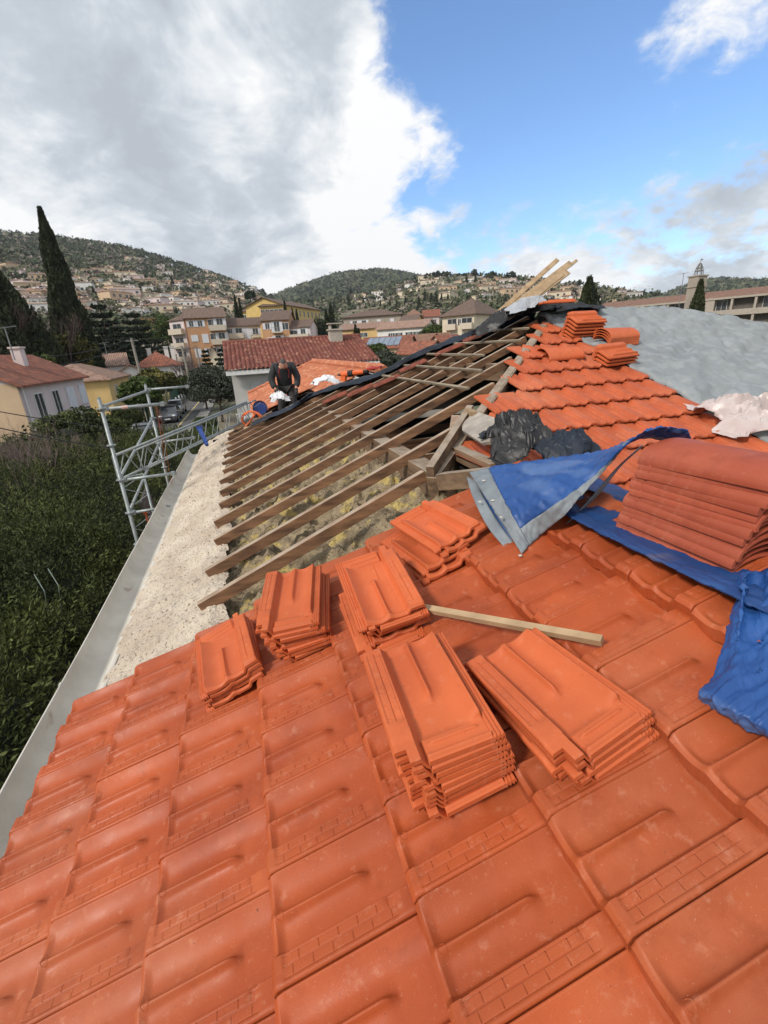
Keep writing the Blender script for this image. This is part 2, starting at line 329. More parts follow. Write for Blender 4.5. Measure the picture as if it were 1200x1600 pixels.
def tile_mesh(nb,na,full=True,under=True,name='clay_tile'):
    if nb>30:
        bs=np.unique(np.round(np.concatenate([[0,.0015,.004,.0125,.013,.0145,.0152,.0158,.0322,.0330,.0345,.0360,.0366,.0380,.0385,.0525,.0530,.0545,.0560,.0565,.0595],np.linspace(.0600,.0800,8),np.linspace(.086,.126,6),np.linspace(.130,.170,13),np.linspace(.177,.240,9),[.2445,.2475,.2505,.2515,.2535,.256,.260,.264,.2665,.2705,.2745,.277,.281,.285]]),4))
        as_=np.unique(np.round(np.concatenate([[0,.0065,.013,.0145,.02,.026,.030,.034,.040,.042,.050,.053,.30,.303,.318,.322,.34,.355,.374,.379,.383,.392,.395,.3975,.399,.402,.405,.4065,.409,.412,.42,.429,.432,.435,.438,.441,.444,.447,.45],*[[c-.0026,c-.0016,c,c+.0016,c+.0026] for c in RIBS1+RIBS2],[.235,.245,.265,.275,.285,.0625,.0885,.1135,.1385,.1635,.1885,.2135]]),4))
    else:
        bs=np.array([0,.005,.0145,.033,.038,.055,.060,.068,.079,.10,.125,.136,.143,.150,.157,.164,.178,.200,.222,.240,.2475,.2515,.2535,.260,.2650,.2705,.276,.281,.285]); as_=np.array([0,.006,.013,.034,.06,.15,.235,.262,.285,.34,.374,.383,.395,.404,.412,.430,.438,.45])
    if not full: bs=bs[bs<=.2505]; as_=as_[as_<=.385]
    A,B=np.meshgrid(as_,bs,indexing='ij'); H=tile_height(B,A)
    na,nb=A.shape; P=np.stack([A,B,H],2)
    keep=lambda i,j: not(full and as_[i]>.4085 and bs[j]<.0255)
    idx=lambda i,j:i*nb+j
    top=[(idx(i,j),idx(i+1,j),idx(i+1,j+1),idx(i,j+1)) for i in range(na-1) for j in range(nb-1) if keep(i,j)]
    V=[P.reshape(-1,3)]; F=[('t',f) for f in top]
    low=P.copy(); low[:,:,2]=np.maximum(H-.0135,-.002*0+.0); 
    if not full: low[:,:,2]=np.minimum(-.012,H-.046)
    else: low[:,:,2]=np.minimum(H-.010,np.maximum(-.003,H-.0145))
    off=na*nb
    # skirts with their own vertices, along every open edge
    ed={}
    for f in top:
        for k in range(4):
            e=(f[k],f[(k+1)%4]); 
            if (e[1],e[0]) in ed: del ed[(e[1],e[0])]
            else: ed[e]=1
    sk=list(ed); Pf=P.reshape(-1,3); Lf=low.reshape(-1,3)
    VV=[Pf]; n=len(Pf); faces=[f for f in top]; flat=[0]*len(top)
    if under: VV.append(Lf); faces+=[tuple(q+n for q in reversed(f)) for f in top]; flat+=[0]*len(top); n+=len(Lf)
    SV=[]
    for a,b in sk:
        SV+= [Pf[a],Pf[b],Lf[b],Lf[a]]; faces.append((n+1,n,n+3,n+2)); flat.append(1); n+=4
    VV.append(np.array(SV)); V=np.concatenate(VV)
    return V,faces,flat
def ring(V,F,c,rr,h,n=18):
    pass
def tile_to_mesh(V,faces,flat,name):
    me=bpy.data.meshes.new(name); me.from_pydata(V.tolist(),[],faces); me.polygons.foreach_set('use_smooth',[f==0 for f in flat]); me.update(); return me
def emblem(n=16,r0=.0085,r1=.0105,h=.0022,c=(.028,.150)):
    V=[];F=[]
    for k in range(n):
        t=2*math.pi*k/n
        z=float(tile_height(np.array(c[1]+math.sin(t)*.0095),np.array(c[0]+math.cos(t)*.0095)))
        for r,q in ((r0,-.001),(r0+.0004,h*.7),(r1-.0004,h*.7),(r1,-.001)): V.append((c[0]+math.cos(t)*r,c[1]+math.sin(t)*r,z+q))
    for k in range(n):
        for j in range(3): F.append((k*4+j,k*4+j+1,((k+1)%n)*4+j+1,((k+1)%n)*4+j))
    return np.array(V),F
def tile_frame(o,a,b,n): return np.stack([a,b,n],1),np.array(o)
def lay(mb_list,tmpl,o,a,b,n,tilt):
    V,faces,flat=tmpl; ca,sa=math.cos(tilt),math.sin(tilt)
    a2=a*ca-n*sa; n2=n*ca+a*sa
    mb_list.append((V@np.stack([a2,b,n2],0)+o,faces,flat))
def join_tiles(lst,name,mat,parent):
    """one mesh holding the laid tiles of a slope (all faces are quads)"""
    cache={}; VV=[];FF=[];fl=[];n=0
    for V,F,f in lst:
        if id(F) not in cache: cache[id(F)]=(np.array(F,np.int32),np.array(f,bool))
        Fa,fa=cache[id(F)]; VV.append(V);FF.append(Fa+n);fl.append(~fa);n+=len(V)
    V=np.concatenate(VV).astype(np.float32);F=np.concatenate(FF);fl=np.concatenate(fl)
    me=bpy.data.meshes.new(name); me.vertices.add(len(V)); me.vertices.foreach_set('co',V.ravel()); me.loops.add(F.size); me.loops.foreach_set('vertex_index',F.ravel())
    me.polygons.add(len(F)); me.polygons.foreach_set('loop_start',np.arange(0,F.size,4,dtype=np.int32)); me.polygons.foreach_set('use_smooth',fl); me.update(calc_edges=True)
    return link_mesh(name,me,mat,parent)
# ==================================================================
#LARGE
exec_order=[]
def tile_plus_emblem(t):
    V,F,fl=t; eV,eF=emblem(); n=len(V); return (np.concatenate([V,eV]),F+[tuple(i+n for i in f) for f in eF],fl+[0]*len(eF))
LAID=tile_plus_emblem(tile_mesh(48,44,full=False,under=False)); LOWT=tile_mesh(20,12,full=True,under=False)
RIDGEX=1.47; EAVEU=-1.257
house=thing('house','house whose orange clay roof is half stripped to bare rafters, under the tile stacks','house',(1.5,3,G))
def roof_west():
    lst=[]
    n=nW;a=np.array([SWc,0,SWs]);b=np.array([0,1.,0])
    for k in range(8):
        u=EAVEU+TC*k
        for j in range(22):
            y0=2.42-TP*(j+1)+.006*math.sin(k*2.1)
            if k>=7 and j<0: continue
            o=Wp(u+random.uniform(-.003,.003),y0+random.uniform(-.0015,.0015),-.040+random.uniform(-.001,.001)+.0)
            # the front rests on the head of the course below
            o=o-np.array([0,0,0]); lay(lst,LAID,o+nW*.036,a,b,n,.124+random.uniform(-.004,.004))
    # odd tiles of the ragged upper edge next to the open rafters
    join_tiles(lst,'roof_tiles',TERRA,house)
roof_west()
def roof_south():
    lst=[];a=np.array([0,SSc,SSs]);b=np.array([-1.,0,0])
    for k in range(-3,9):
        yf=2.95+.370*k; v=yf/SSc; xl=max(yf+.45-2.08,1.45)
        nmax=int((4.2-xl)/TP)
        for j in range(nmax):
            xr=4.2-TP*j
            o=Sp(xr,v,-.004)+nS*random.uniform(-.001,.001); lay(lst,LOWT,o+nS*.014,a,b,nS,.098+random.uniform(-.004,.004))
    join_tiles(lst,'roof_tiles',TERRA_S,house)
roof_south()
def house_body():
    # base decks under the tiles
    mb=MB(); p=lambda u,y,h:Wp(u,y,h)
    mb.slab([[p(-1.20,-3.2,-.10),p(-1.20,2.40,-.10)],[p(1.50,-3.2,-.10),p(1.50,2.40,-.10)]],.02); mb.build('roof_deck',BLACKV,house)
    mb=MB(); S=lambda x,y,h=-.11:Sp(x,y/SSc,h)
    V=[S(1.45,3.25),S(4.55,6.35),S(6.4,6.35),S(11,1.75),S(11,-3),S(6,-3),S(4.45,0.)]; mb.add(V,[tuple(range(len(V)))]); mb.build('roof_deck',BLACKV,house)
    mb=MB(); zr=-.80; e=lambda x,y:(x,y,zr-.384*(x-RIDGEX)-.02)
    V=[e(RIDGEX,3.2),e(RIDGEX,-3.2),e(4.6,-3.2),e(4.6,0.05)]; mb.add(V,[(0,1,2,3)]); mb.build('roof_slope',TERRA_S,house)
    # north slope behind the hip
    mb=MB(); z0=-1.33-.05
    zW=lambda x:-1.328+.384*x-.06
    V=[(-.5,10.9,zW(-.5)),(4.4,6.2,zW(4.4)),(6.4,6.2,zW(4.4)),(11,10.8,zW(-.5)-.1)]; mb.add(V,[(0,1,2,3)]); mb.build('roof_slope',NAVYP,house)
    # walls
    mb=MB(); mb.box((-1.02,3.6,(G-2.15)/2),(.25,14.6,-2.15-G)); mb.box((5,10.75,(G-2.15)/2),(11.8,.25,-2.15-G)); mb.box((5,-3.4,(G-2.3)/2),(11.8,.25,-2.3-G)); mb.box((11,3.6,(G-2.3)/2),(.25,14,-2.3-G))
    mb.build('wall',CONC,house)
    # cornice under the gutter
    mb=MB(); mb.box((-1.22,3.6,-2.20),(.40,14.9,.14)); mb.build('cornice',CONC,house)
    # gutter: half round zinc trough
    prof=[(-.115,.055),(-.118,.075),(-.105,.078),(-.108,.05),(-.10,.0),(-.075,-.045),(-.035,-.072),(.02,-.078),(.08,-.06),(.115,-.02),(.135,.05),(.15,.075),(.20,.10)]
    ys=np.linspace(-3.3,11.05,60); P=np.array([[(-1.335+x+.004*math.sin(y*2.3),y,-2.03+z+.006*math.sin(y*1.1)) for x,z in prof] for y in ys])
    g=MB().slab(P,.004).build('gutter',ZINC,house,smooth=True)
    for y in (2.9,5.9,8.9): MB().slab(np.array([[(-1.335+x*1.02,y+d,-2.028+z*1.02) for x,z in prof] for d in (0,.03)]),.003).build('gutter_joint',ZINC,house)
    # mortar bed between gutter and rafter feet
    us=np.linspace(-1.335,-.44,78); yy=np.linspace(2.36,10.95,420)
    P=np.zeros((len(us),len(yy),3)); pts=[]
    for i,u in enumerate(us):
        for j,y in enumerate(yy): pts.append((u,y,0))
    big=fbm([(p[0]*1.2,p[1]*5,0) for p in pts],1.,3,3).reshape(len(us),len(yy)); fine=fbm(pts,16,3,1).reshape(len(us),len(yy))
    for i,u in enumerate(us):
        for j,y in enumerate(yy):
            ph=((y-2.94-.1*(u+.5))/.55)%1; rid=math.exp(-((ph-.5)/.06)**2)*.012+ (.015 if abs(ph)<.05 or abs(ph)>.95 else 0)
            w=1-abs((i/(len(us)-1))*2-1)**6
            h=-.135+.022*big[i,j]+.020*fine[i,j]*(.4+.6*(i/len(us)))+rid*1.5+.03*(i/len(us)) -.05*(1-w)
            edge=.02*math.sin(y*3.1)+.02*math.sin(y*7.7)
            P[i,j]=Wp(u+(edge*(i/len(us))**3),y,h)
    MB().grid(P).build('mortar_bed',MORTAR,house,smooth=True)
    # insulation between the rafters
    xs=np.linspace(-.55,1.45,150); yy=np.linspace(2.3,10.6,520); pts=[(x,y,0) for x in xs for y in yy]
    f1=fbm(pts,2.2,3,5).reshape(len(xs),-1); f2=fbm(pts,7,3,9).reshape(len(xs),-1); f3=np.abs(fbm(pts,5,3,12)).reshape(len(xs),-1)
    f4=np.abs(fbm(pts,13,3,17)).reshape(len(xs),-1)
    P=np.array([[(x,y,-1.70+.33*(x+.5)+.085*f1[i,j]+.07*f2[i,j]-.12*f3[i,j]-.06*f4[i,j]) for j,y in enumerate(yy)] for i,x in enumerate(xs)])
    MB().grid(P).build('insulation',INSUL,house,smooth=True)
    # attic floor, coloured black for the unlit void
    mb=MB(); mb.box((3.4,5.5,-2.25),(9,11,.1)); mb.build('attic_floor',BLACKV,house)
    mb=MB()
    for y in (4.2,5.4,6.6,7.8,9.0): mb.beam((1.4,y,-1.75),(5.5,y,-1.75),.07,.16)
    mb.build('ceiling_joists',WOOD,house)
    mb=MB(); mb.box((5.6,4.6,-1.8),(.12,5,.8)); mb.box((4.6,10.5,-2.0),(10.9,.10,.52)); mb.build('blackout_board',BLACKV,house)  # added black boards that keep outside light from showing through the attic
house_body()
SKEW=.10
def wpl(x,y,h): return Wp((x+ (DW-h)*0)/SWc,y,h)
def framing():
    up=nW
    X=lambda u,y,h:Wp(u,y,h)
    for k in range(14):
        y=2.94+.552*k; xe=min(y-1.62,10.55-y)+.0
        if k==0: xe=1.16
        if xe<.2: xe=.2
        jit=random.uniform(-.02,.02); h0=-.085+random.uniform(-.006,.006)
        a=X(-.56+random.uniform(-.03,.03),y-.012+jit,h0); b=X(xe/SWc+.02,y+SKEW*(xe+.5)*(1-k/24)+jit*.3,h0)
        MB().beam(a,b,.056,.086,up).build('rafter',WOOD,house,bevel=.003)
    # purlin under the rafters, ridge and hip timbers
    zt=lambda x:-1.328+.384*x
    MB().beam((1.34,3.0,zt(1.34)-.235),(1.30,9.35,zt(1.30)-.235),.17,.20).build('purlin',WOODY,house,bevel=.004)
    MB().beam((3.05,4.9,zt(3.05)-.24),(3.0,7.6,zt(3.0)-.24),.15,.2).build('purlin',WOODY,house,bevel=.004)
    MB().beam((1.22,2.98,-1.03),(4.65,6.42,.23),.085,.2).build('hip_rafter',WOODY,house,bevel=.004)
    MB().beam((4.65,6.25,.20),(-.35,10.75,-1.62),.085,.18).build('hip_rafter',WOODY,house,bevel=.004)
    MB().beam((2.15,3.9,-.605),(4.5,6.24,.26),.09,.022).build('hip_board',WOODG,house)
    # purlin trimmers: short pale blocks on the purlin between rafters
    # heavy timbers where the hip meets the small ridge
    MB().beam(W_at(672,738,-.02),W_at(735,640,-.0),.06,.09).build('hip_post',WOODY,house,bevel=.004)
    MB().beam(W_at(690,752,-.10),W_at(770,745,-.05),.10,.12).build('ridge_beam',WOODY,house,bevel=.004)
    MB().beam(W_at(700,700,-.12),W_at(775,735,-.10),.10,.10).build('trimmer',WOODY,house,bevel=.004)
    MB().beam(W_at(712,655,-.12),W_at(700,745,-.2),.08,.09).build('trimmer',WOOD,house,bevel=.004)
    MB().beam(W_at(640,720,-.20),W_at(690,755,-.20),.18,.05).build('trimmer',WOODY,house,bevel=.004)
    P=np.array([[W_at(722,662,.01),W_at(742,642,.02),W_at(772,652,.03)],[W_at(722,672,.0),W_at(745,664,.01),W_at(775,676,.02)],[W_at(752,692,-.01),W_at(762,690,.0),W_at(778,690,.01)]])
    MB().slab(P,-.03).build('mortar_cap',M('grey_mortar',(.40,.36,.31),.9,(.26,.23,.2),scale=9,bump=.5,bscale=50),house)
    MB().beam(W_at(731,642,.02),W_at(741,648,.02),.05,.05).build('wood_block',WOODP,house)
    # battens across the rafters
    for (x0,y0),(x1,y1) in [((587,585),(732,607)),((625,570),(752,579)),((665,553),(756,555)),((710,537),(812,532)),((760,517),(826,513))]:
        MB().beam(W_at(x0,y0,-.012),W_at(x1,y1,-.012),.032,.022,nW).build('batten',WOODG,house)
    # closing board at the cut edge of the tiled part
    MB().beam(Wp(-.95,2.43,-.11),Wp(1.5,2.45,-.11),.05,.09,nW).build('edge_rafter',WOODG,house)
framing()
#STACKS
TFULL=tile_plus_emblem(tile_mesh(48,60,full=True,under=True)); TME=tile_to_mesh(*TFULL,'clay_tile'); TME.materials.append(TERRA_D)
TLOW=tile_to_mesh(*LOWT,'clay_tile'); TLOW.materials.append(TERRA_D)
TOLD=tile_to_mesh(*LOWT,'old_clay_tile'); TOLD.materials.append(M('old_dark_clay',(.26,.07,.04),.8,(.12,.035,.022),scale=7))
ORD=['topmost','second from the top','third from the top','fourth from the top','fifth from the top','sixth from the top','seventh from the top','eighth from the top','ninth from the top','tenth from the top','eleventh from the top','twelfth from the top','bottom one']
def rotv(v):
    v=np.radians(v); th=np.linalg.norm(v)
    return np.array(Matrix.Rotation(th,3,Vector(v/th))) if th>1e-9 else np.eye(3)
def put_tile(ctr,Rm,flip,label,group,me,name='clay_tile',dyaw=0.,dx=0.,dl=0.,longdir=-1):
    """Rm columns: width axis, length axis (away), normal; flip: which end is towards the camera"""
    o=bpy.data.objects.new(name,me); COL.objects.link(o)
    c,s_=math.cos(dyaw),math.sin(dyaw)
    A=Rm[:,1]*c+Rm[:,0]*s_; B=np.cross(Rm[:,2],A)
    if flip: a=A             # front end near the camera, head away
    else: a=-A
    b=np.cross(Rm[:,2],a)
    org=ctr+Rm[:,0]*dx+Rm[:,1]*dl-a*TL/2-b*TW/2
    m=Matrix.Identity(4)
    for i in range(3): m[i][0]=a[i];m[i][1]=b[i];m[i][2]=Rm[i,2];m[i][3]=org[i]
    o.matrix_world=m; tag(o,label,'roof tile',group); return o
def stack(ctr,rv,n,h,flip,where,group,me=TME,base=None,jit=.012,nrm=nW,yawj=.03,off=None,pitch=None):
    B0=base if base is not None else np.stack([np.array([SWc,0,SWs]),np.array([0,1.,0]),nW],1)
    pitch=pitch or .0245
    c=np.array(ctr,float)
    for i in range(n):
        t=i/max(n-1,1)
        Rm=B0@rotv(np.array(rv,float)*(1-.55*t)*1.)
        if i: c=c-Rm[:,2]*pitch
        dx,dl=(random.uniform(-jit,jit),random.uniform(-jit,jit)) if i else (0,0)
        if off and i in off: dx+=off[i][0]; dl+=off[i][1]
        fl=flip if not(isinstance(flip,(list,tuple))) else flip[i]
        put_tile(c-Rm[:,2]*.03,Rm,fl,'orange tile, %s of %s'%(ORD[i],where),group,me,dyaw=random.uniform(-yawj,yawj) if i else 0,dx=dx,dl=dl)
stack((.367,1.001,-.945),(.3,12.3,-3),10,.23,False,'the tallest stack, centre','loose roof tiles stacked on the roof',jit=.008,pitch=.0235,yawj=.02)
stack((.703,.888,-.943),(-1,6.8,6.1),5,.11,False,'the stack below the loose batten','loose roof tiles stacked on the roof')
stack((.42,1.705,-.971),(9.8,10.8,-2.7),8,.19,[True,False,False,False,True,False,False,False],'the stack touching the loose batten end','loose roof tiles stacked on the roof',off={1:(.02,-.03),5:(-.03,-.05),6:(-.05,-.07),7:(-.04,-.08)})
stack((.056,1.961,-1.095),(4.7,12.1,-12.7),8,.2,False,'the stack second from the gutter','loose roof tiles stacked on the roof',yawj=.06,off={3:(.02,.02)})
stack((-.294,1.977,-1.324),(2.8,.4,6.5),4,.11,True,'the stack nearest the gutter','loose roof tiles stacked on the roof',pitch=.028)
stack((.84,2.075,-.89),(4.1,7,10.4),4,.11,True,'the stack left of the blue tarp corner','loose roof tiles stacked on the roof',pitch=.030,off={1:(.03,-.02),2:(-.10,-.03),3:(-.10,-.06)},yawj=.05)
# stacks on the upper slope: across the slope, lying flat along the courses
BS=np.stack([np.array([0,SSc,SSs]),np.array([-1.,0,0]),nS],1)
def s_stack(px,py,hh,n,where,yaw=0,flip=True,pitch=.026):
    c=S_at(px,py,hh); Rz=np.array(Matrix.Rotation(yaw,3,Vector(nS)))
    stack(c,(0,-6,0),n,hh,flip,where,'loose roof tiles stacked on the upper slope',me=TLOW,base=Rz@BS,jit=.006,yawj=.01,pitch=pitch)
s_stack(917,494,.26,6,'the stack at the top of the upper slope',pitch=.044)
s_stack(964,546,.17,3,'the low stack beside the grey tarp',yaw=.1,pitch=.044)
o=put_tile(at_y(868,474,5.75),np.stack([unit((.2,1,0)),unit((-1,.2,0)),np.array([0,0,1.])],1),True,'lone red clay tile lying on the peak in front of the planks','loose roof tiles stacked on the upper slope',TLOW)
# ridge tiles: tapered half pipes
def ridge_mesh(L=.47,r0=.132,r1=.118,th=.012,n=22,low=False):
    prof=[];
    V=[];F=[];st=[0,.006,.05,.054,L-.004,L] if not low else [0,L]
    rows=[]
    for s_ in st:
        r=r0+(r1-r0)*s_/L+(.004 if s_<.052 else 0)
        o=[(s_,math.cos(t)*r*1.12,math.sin(t)*r*.56) for t in np.linspace(-.12,math.pi+.12,n)]
        i=[(s_,math.cos(t)*(r-th)*1.12,math.sin(t)*(r-th)*.56) for t in np.linspace(math.pi+.12,-.12,n)]
        rows.append(o+i)
    P=np.array(rows); k=P.shape[1]
    F=[(i*k+j,i*k+(j+1)%k,(i+1)*k+(j+1)%k,(i+1)*k+j) for i in range(len(st)-1) for j in range(k)]
    e=(len(st)-1)*k
    for j in range(n-1): F.append((j,2*n-1-j,2*n-2-j,j+1)); F.append((e+j+1,e+2*n-2-j,e+2*n-1-j,e+j))
    me=bpy.data.meshes.new('ridge_tile'); me.from_pydata(P.reshape(-1,3).tolist(),[],F)
    bm=bmesh.new(); bm.from_mesh(me); bmesh.ops.recalc_face_normals(bm,faces=bm.faces)
    for f in bm.faces: f.smooth=True
    for ed in bm.edges:
        if len(ed.link_faces)==2 and ed.calc_face_angle(0)>.7: ed.smooth=False
    bm.to_mesh(me); bm.free(); me.materials.append(RIDGE_M); return me
RME=ridge_mesh(); RME2=ridge_mesh(low=True); RME2.materials.clear(); RME2.materials.append(TERRA_D)
def put_ridge(o,ax,up,label,group,me=RME,cat='ridge tile'):
    ax=unit(ax); b=unit(np.cross(up,ax)); up=np.cross(ax,b)
    q=bpy.data.objects.new('ridge_tile',me); COL.objects.link(q); m=Matrix.Identity(4)
    for i in range(3): m[i][0]=ax[i];m[i][1]=b[i];m[i][2]=up[i];m[i][3]=o[i]
    q.matrix_world=m; tag(q,label,cat,group); return q
NR=13
for i in range(NR):
    t=i/(NR-1)      # 0 = lowest
    x=1.545+.004*math.sin(i*2.3)+.02*t; zz=-.782+.0250*i+.001*math.sin(i*5.); y1=1.41-.055*t+.006*math.sin(i*1.7)
    if i>8: y1+=.0
    ang=R(-1.0+5.0*t)
    put_ridge((x,y1,zz+.0),(0.02*math.sin(i*1.9),-math.cos(ang),math.sin(ang)*.6),(0,0,1),'half round ridge tile, %s of the big pile on blue tarp'%ORD[NR-1-i],'ridge tiles piled on the blue tarp')
for i in range(4):
    p=S_at(938,535,.06)+nS*(.028*i)+np.array([0,.0,0]); put_ridge(p,(1,0.02*i,0),nS,'ridge tile, %s of the small nested pile by grey tarp'%ORD[3-i],'ridge tiles nested by the grey tarp',RME2)
put_ridge(S_at(848,556,.03),(1,-.05,0),nS,'single curved ridge tile lying alone on the upper slope',None,RME2)
# loose batten lying across the tiles
lb=MB().beam(W_at(655,949,.06),W_at(941,1001,.05),.028,.022,nW).build('loose_batten',WOODP); tag(lb,'pale wooden batten lying loose across the tiles','batten')
#SHEETS
def spline_grid(ctrl,nu,nv):
    C=np.asarray(ctrl,float)
    def cr(P,n):
        k=len(P); out=[]
        for t in np.linspace(0,k-1,n):
            i=min(int(t),k-2); f=t-i; p0=P[max(i-1,0)];p1=P[i];p2=P[i+1];p3=P[min(i+2,k-1)]
            if i==0: p0=2*p1-p2
            if i+2>k-1: p3=2*p2-p1
            out.append(.5*((2*p1)+(-p0+p2)*f+(2*p0-5*p1+4*p2-p3)*f*f+(-p0+3*p1-3*p2+p3)*f**3))
        return np.array(out)
    A=cr(C,nu); return cr(A.transpose(1,0,2),nv).transpose(1,0,2)
def wrinkle(P,amp,scale,seed,fold=1.,dirn=None,rot=0.):
    a,b=P.shape[:2]; n=np.cross(np.gradient(P,axis=0),np.gradient(P,axis=1)); n/=np.linalg.norm(n,axis=2,keepdims=True)+1e-9
    Q=P.reshape(-1,3); S_=Q@np.array(Matrix.Rotation(rot,3,'Z')); S_=S_ if dirn is None else S_*np.array(dirn)
    f1=fbm(S_,scale,3,seed); f2=np.abs(fbm(S_,scale*2.3,2,seed+3))
    return P+n*(amp*(f1-fold*f2+.15)).reshape(a,b)[...,None]
def crumple(name,c,size,h,seed,mat,n=70,label=None,cat='sheet',ax=None,group=None,pinch=.5,sc=4.,thick=.002,base=None,edge=.0):
    """a heap of crumpled sheet: creased folds over an uneven footprint, faceted like stiff plastic"""
    n=max(24,int(n*.55)); g=np.random.default_rng(seed)
    U,V=np.meshgrid(np.linspace(-1,1,n),np.linspace(-1,1,n),indexing='ij'); c_=2/(n-1)
    U=U+g.uniform(-.42,.42,U.shape)*c_; V=V+g.uniform(-.42,.42,U.shape)*c_
    pts=np.stack([U.ravel(),V.ravel(),np.zeros(U.size)],1)
    fx=fbm(pts,1.6,3,seed+1).reshape(n,n);fy=fbm(pts,1.6,3,seed+2).reshape(n,n)
    W=pts+np.stack([fx.ravel(),fy.ravel(),0*fx.ravel()],1)*.7; W=W@np.array([[.8,.45,0],[-.35,.6,0],[0,0,1]])
    r1=1-np.abs(fbm(W,sc*.32,2,seed+5)).reshape(n,n)*2.4
    rr=np.clip(1-(U**2+V**2)*.75,0,1)**.6
    Z=np.maximum(h*rr*(.50+.34*r1+.035*g.uniform(-1,1,U.shape)),.004+.01*g.random(U.shape))
    X=U*size[0]/2*(1+.30*fx)+pinch*size[0]*.10*fy; Y=V*size[1]/2*(1+.30*fy)+pinch*size[1]*.10*r1
    A=np.array(ax if ax is not None else np.eye(3),float)
    P=X[...,None]*A[0]+Y[...,None]*A[1]+Z[...,None]*A[2]+np.array(c,float)
    m_=MB(); Q=P.reshape(-1,3); F=[]
    for a in range(n-1):
        for b in range(n-1):
            q=(a*n+b,a*n+b+1,(a+1)*n+b+1,(a+1)*n+b)
            if (a+b+seed)%2: F+=[(q[0],q[1],q[2]),(q[0],q[2],q[3])]
            else: F+=[(q[0],q[1],q[3]),(q[1],q[2],q[3])]
    m_.add(Q,F); o=m_.build(name,mat,angle=26); sl_=o.modifiers.new('sheet','SOLIDIFY'); sl_.thickness=thick; sl_.offset=0
    if label: tag(o,label,cat,group)
    return o
Zp=lambda x,y,z:at_z(x,y,z)
def blue_tarp():
    t=thing('blue_tarp','blue tarp with grey eyelet hem, folded back beside the big ridge tile pile','tarp',Zp(850,780,-.72))
    rows=[[(733,738,-.745),(800,722,-.70),(870,714,-.66),(940,704,-.58),(1012,674,-.37),(1075,672,-.40)],
          [(752,768,-.76),(808,752,-.68),(868,742,-.62),(930,718,-.56),(1010,677,-.385),(1078,680,-.43)],
          [(782,815,-.83),(822,792,-.74),(868,770,-.66),(925,738,-.58),(1005,682,-.41),(1080,690,-.48)],
          [(815,866,-.925),(846,836,-.86),(885,800,-.72),(930,752,-.61),(1000,687,-.44),(1080,700,-.53)]]
    P=spline_grid([[Zp(*q) for q in r] for r in rows],46,90)
    P=wrinkle(P,.010,4.,4,1.6,dirn=(1,1.8,1)); P=wrinkle(P,.0045,8,6,2.6,dirn=(2.4,.6,1))
    hem=.125
    P1=P[:38,8:]; MB().slab(P1,.003).build('tarp_sheet',BLUE,t,smooth=True)
    h=MB(); h.slab(P[:,:9]+np.array([0,0,.003]),.004); h.slab(P[37:,8:]+np.array([0,0,.003]),.004); h.build('hem',HEM,t,smooth=True)
    # second layer below, its hem showing
    r2=[[(729,744,-.765),(738,775,-.80),(764,826,-.87),(806,873,-.945)],[(744,752,-.765),(760,785,-.80),(790,832,-.87),(822,866,-.945)]]
    Q=spline_grid([[Zp(*q) for q in r] for r in r2],6,40); MB().slab(Q,.004).build('hem',HEM,t,smooth=True)
    r3=[[(744,752,-.77),(760,785,-.81),(790,832,-.88),(822,866,-.95)],[(790,752,-.80),(810,790,-.84),(826,826,-.88),(840,858,-.94)]]
    Q=spline_grid([[Zp(*q) for q in r] for r in r3],6,40); MB().slab(Q,.003).build('tarp_sheet',BLUE,t,smooth=True)
    r4=[[(806,873,-.95),(858,842,-.89),(910,792,-.75),(960,734,-.62),(1004,694,-.47)],[(838,869,-.95),(884,832,-.89),(928,782,-.76),(968,730,-.65),(1000,700,-.52)]]
    Q=spline_grid([[Zp(*q) for q in r] for r in r4],6,60); MB().slab(Q,.004).build('hem',HEM,t,smooth=True)
    for (x,y,z) in [(756,751,-.735),(783,808,-.80),(822,830,-.855),(750,784,-.795),(813,868,-.93),(834,865,-.935),(770,782,-.77)]:
        c=Zp(x,y,z+.006); g=MB(); 
        Vr=[];n=14
        for k in range(n):
            a=2*math.pi*k/n
            for r_,zz in ((.0035,.0),(.0045,.003),(.0075,.003),(.009,0)): Vr.append((c[0]+math.cos(a)*r_,c[1]+math.sin(a)*r_,c[2]+zz))
        g.add(Vr,[(k*4+j,((k+1)%n)*4+j,((k+1)%n)*4+j+1,k*4+j+1) for k in range(n) for j in range(3)]); g.build('eyelet',ZINC,t,smooth=True)
        MB().sphere(c-np.array([0,0,.0005]),(.004,.004,.0012),8,4).build('eyelet_hole',BLACKV,t)
    return t
blue_tarp()
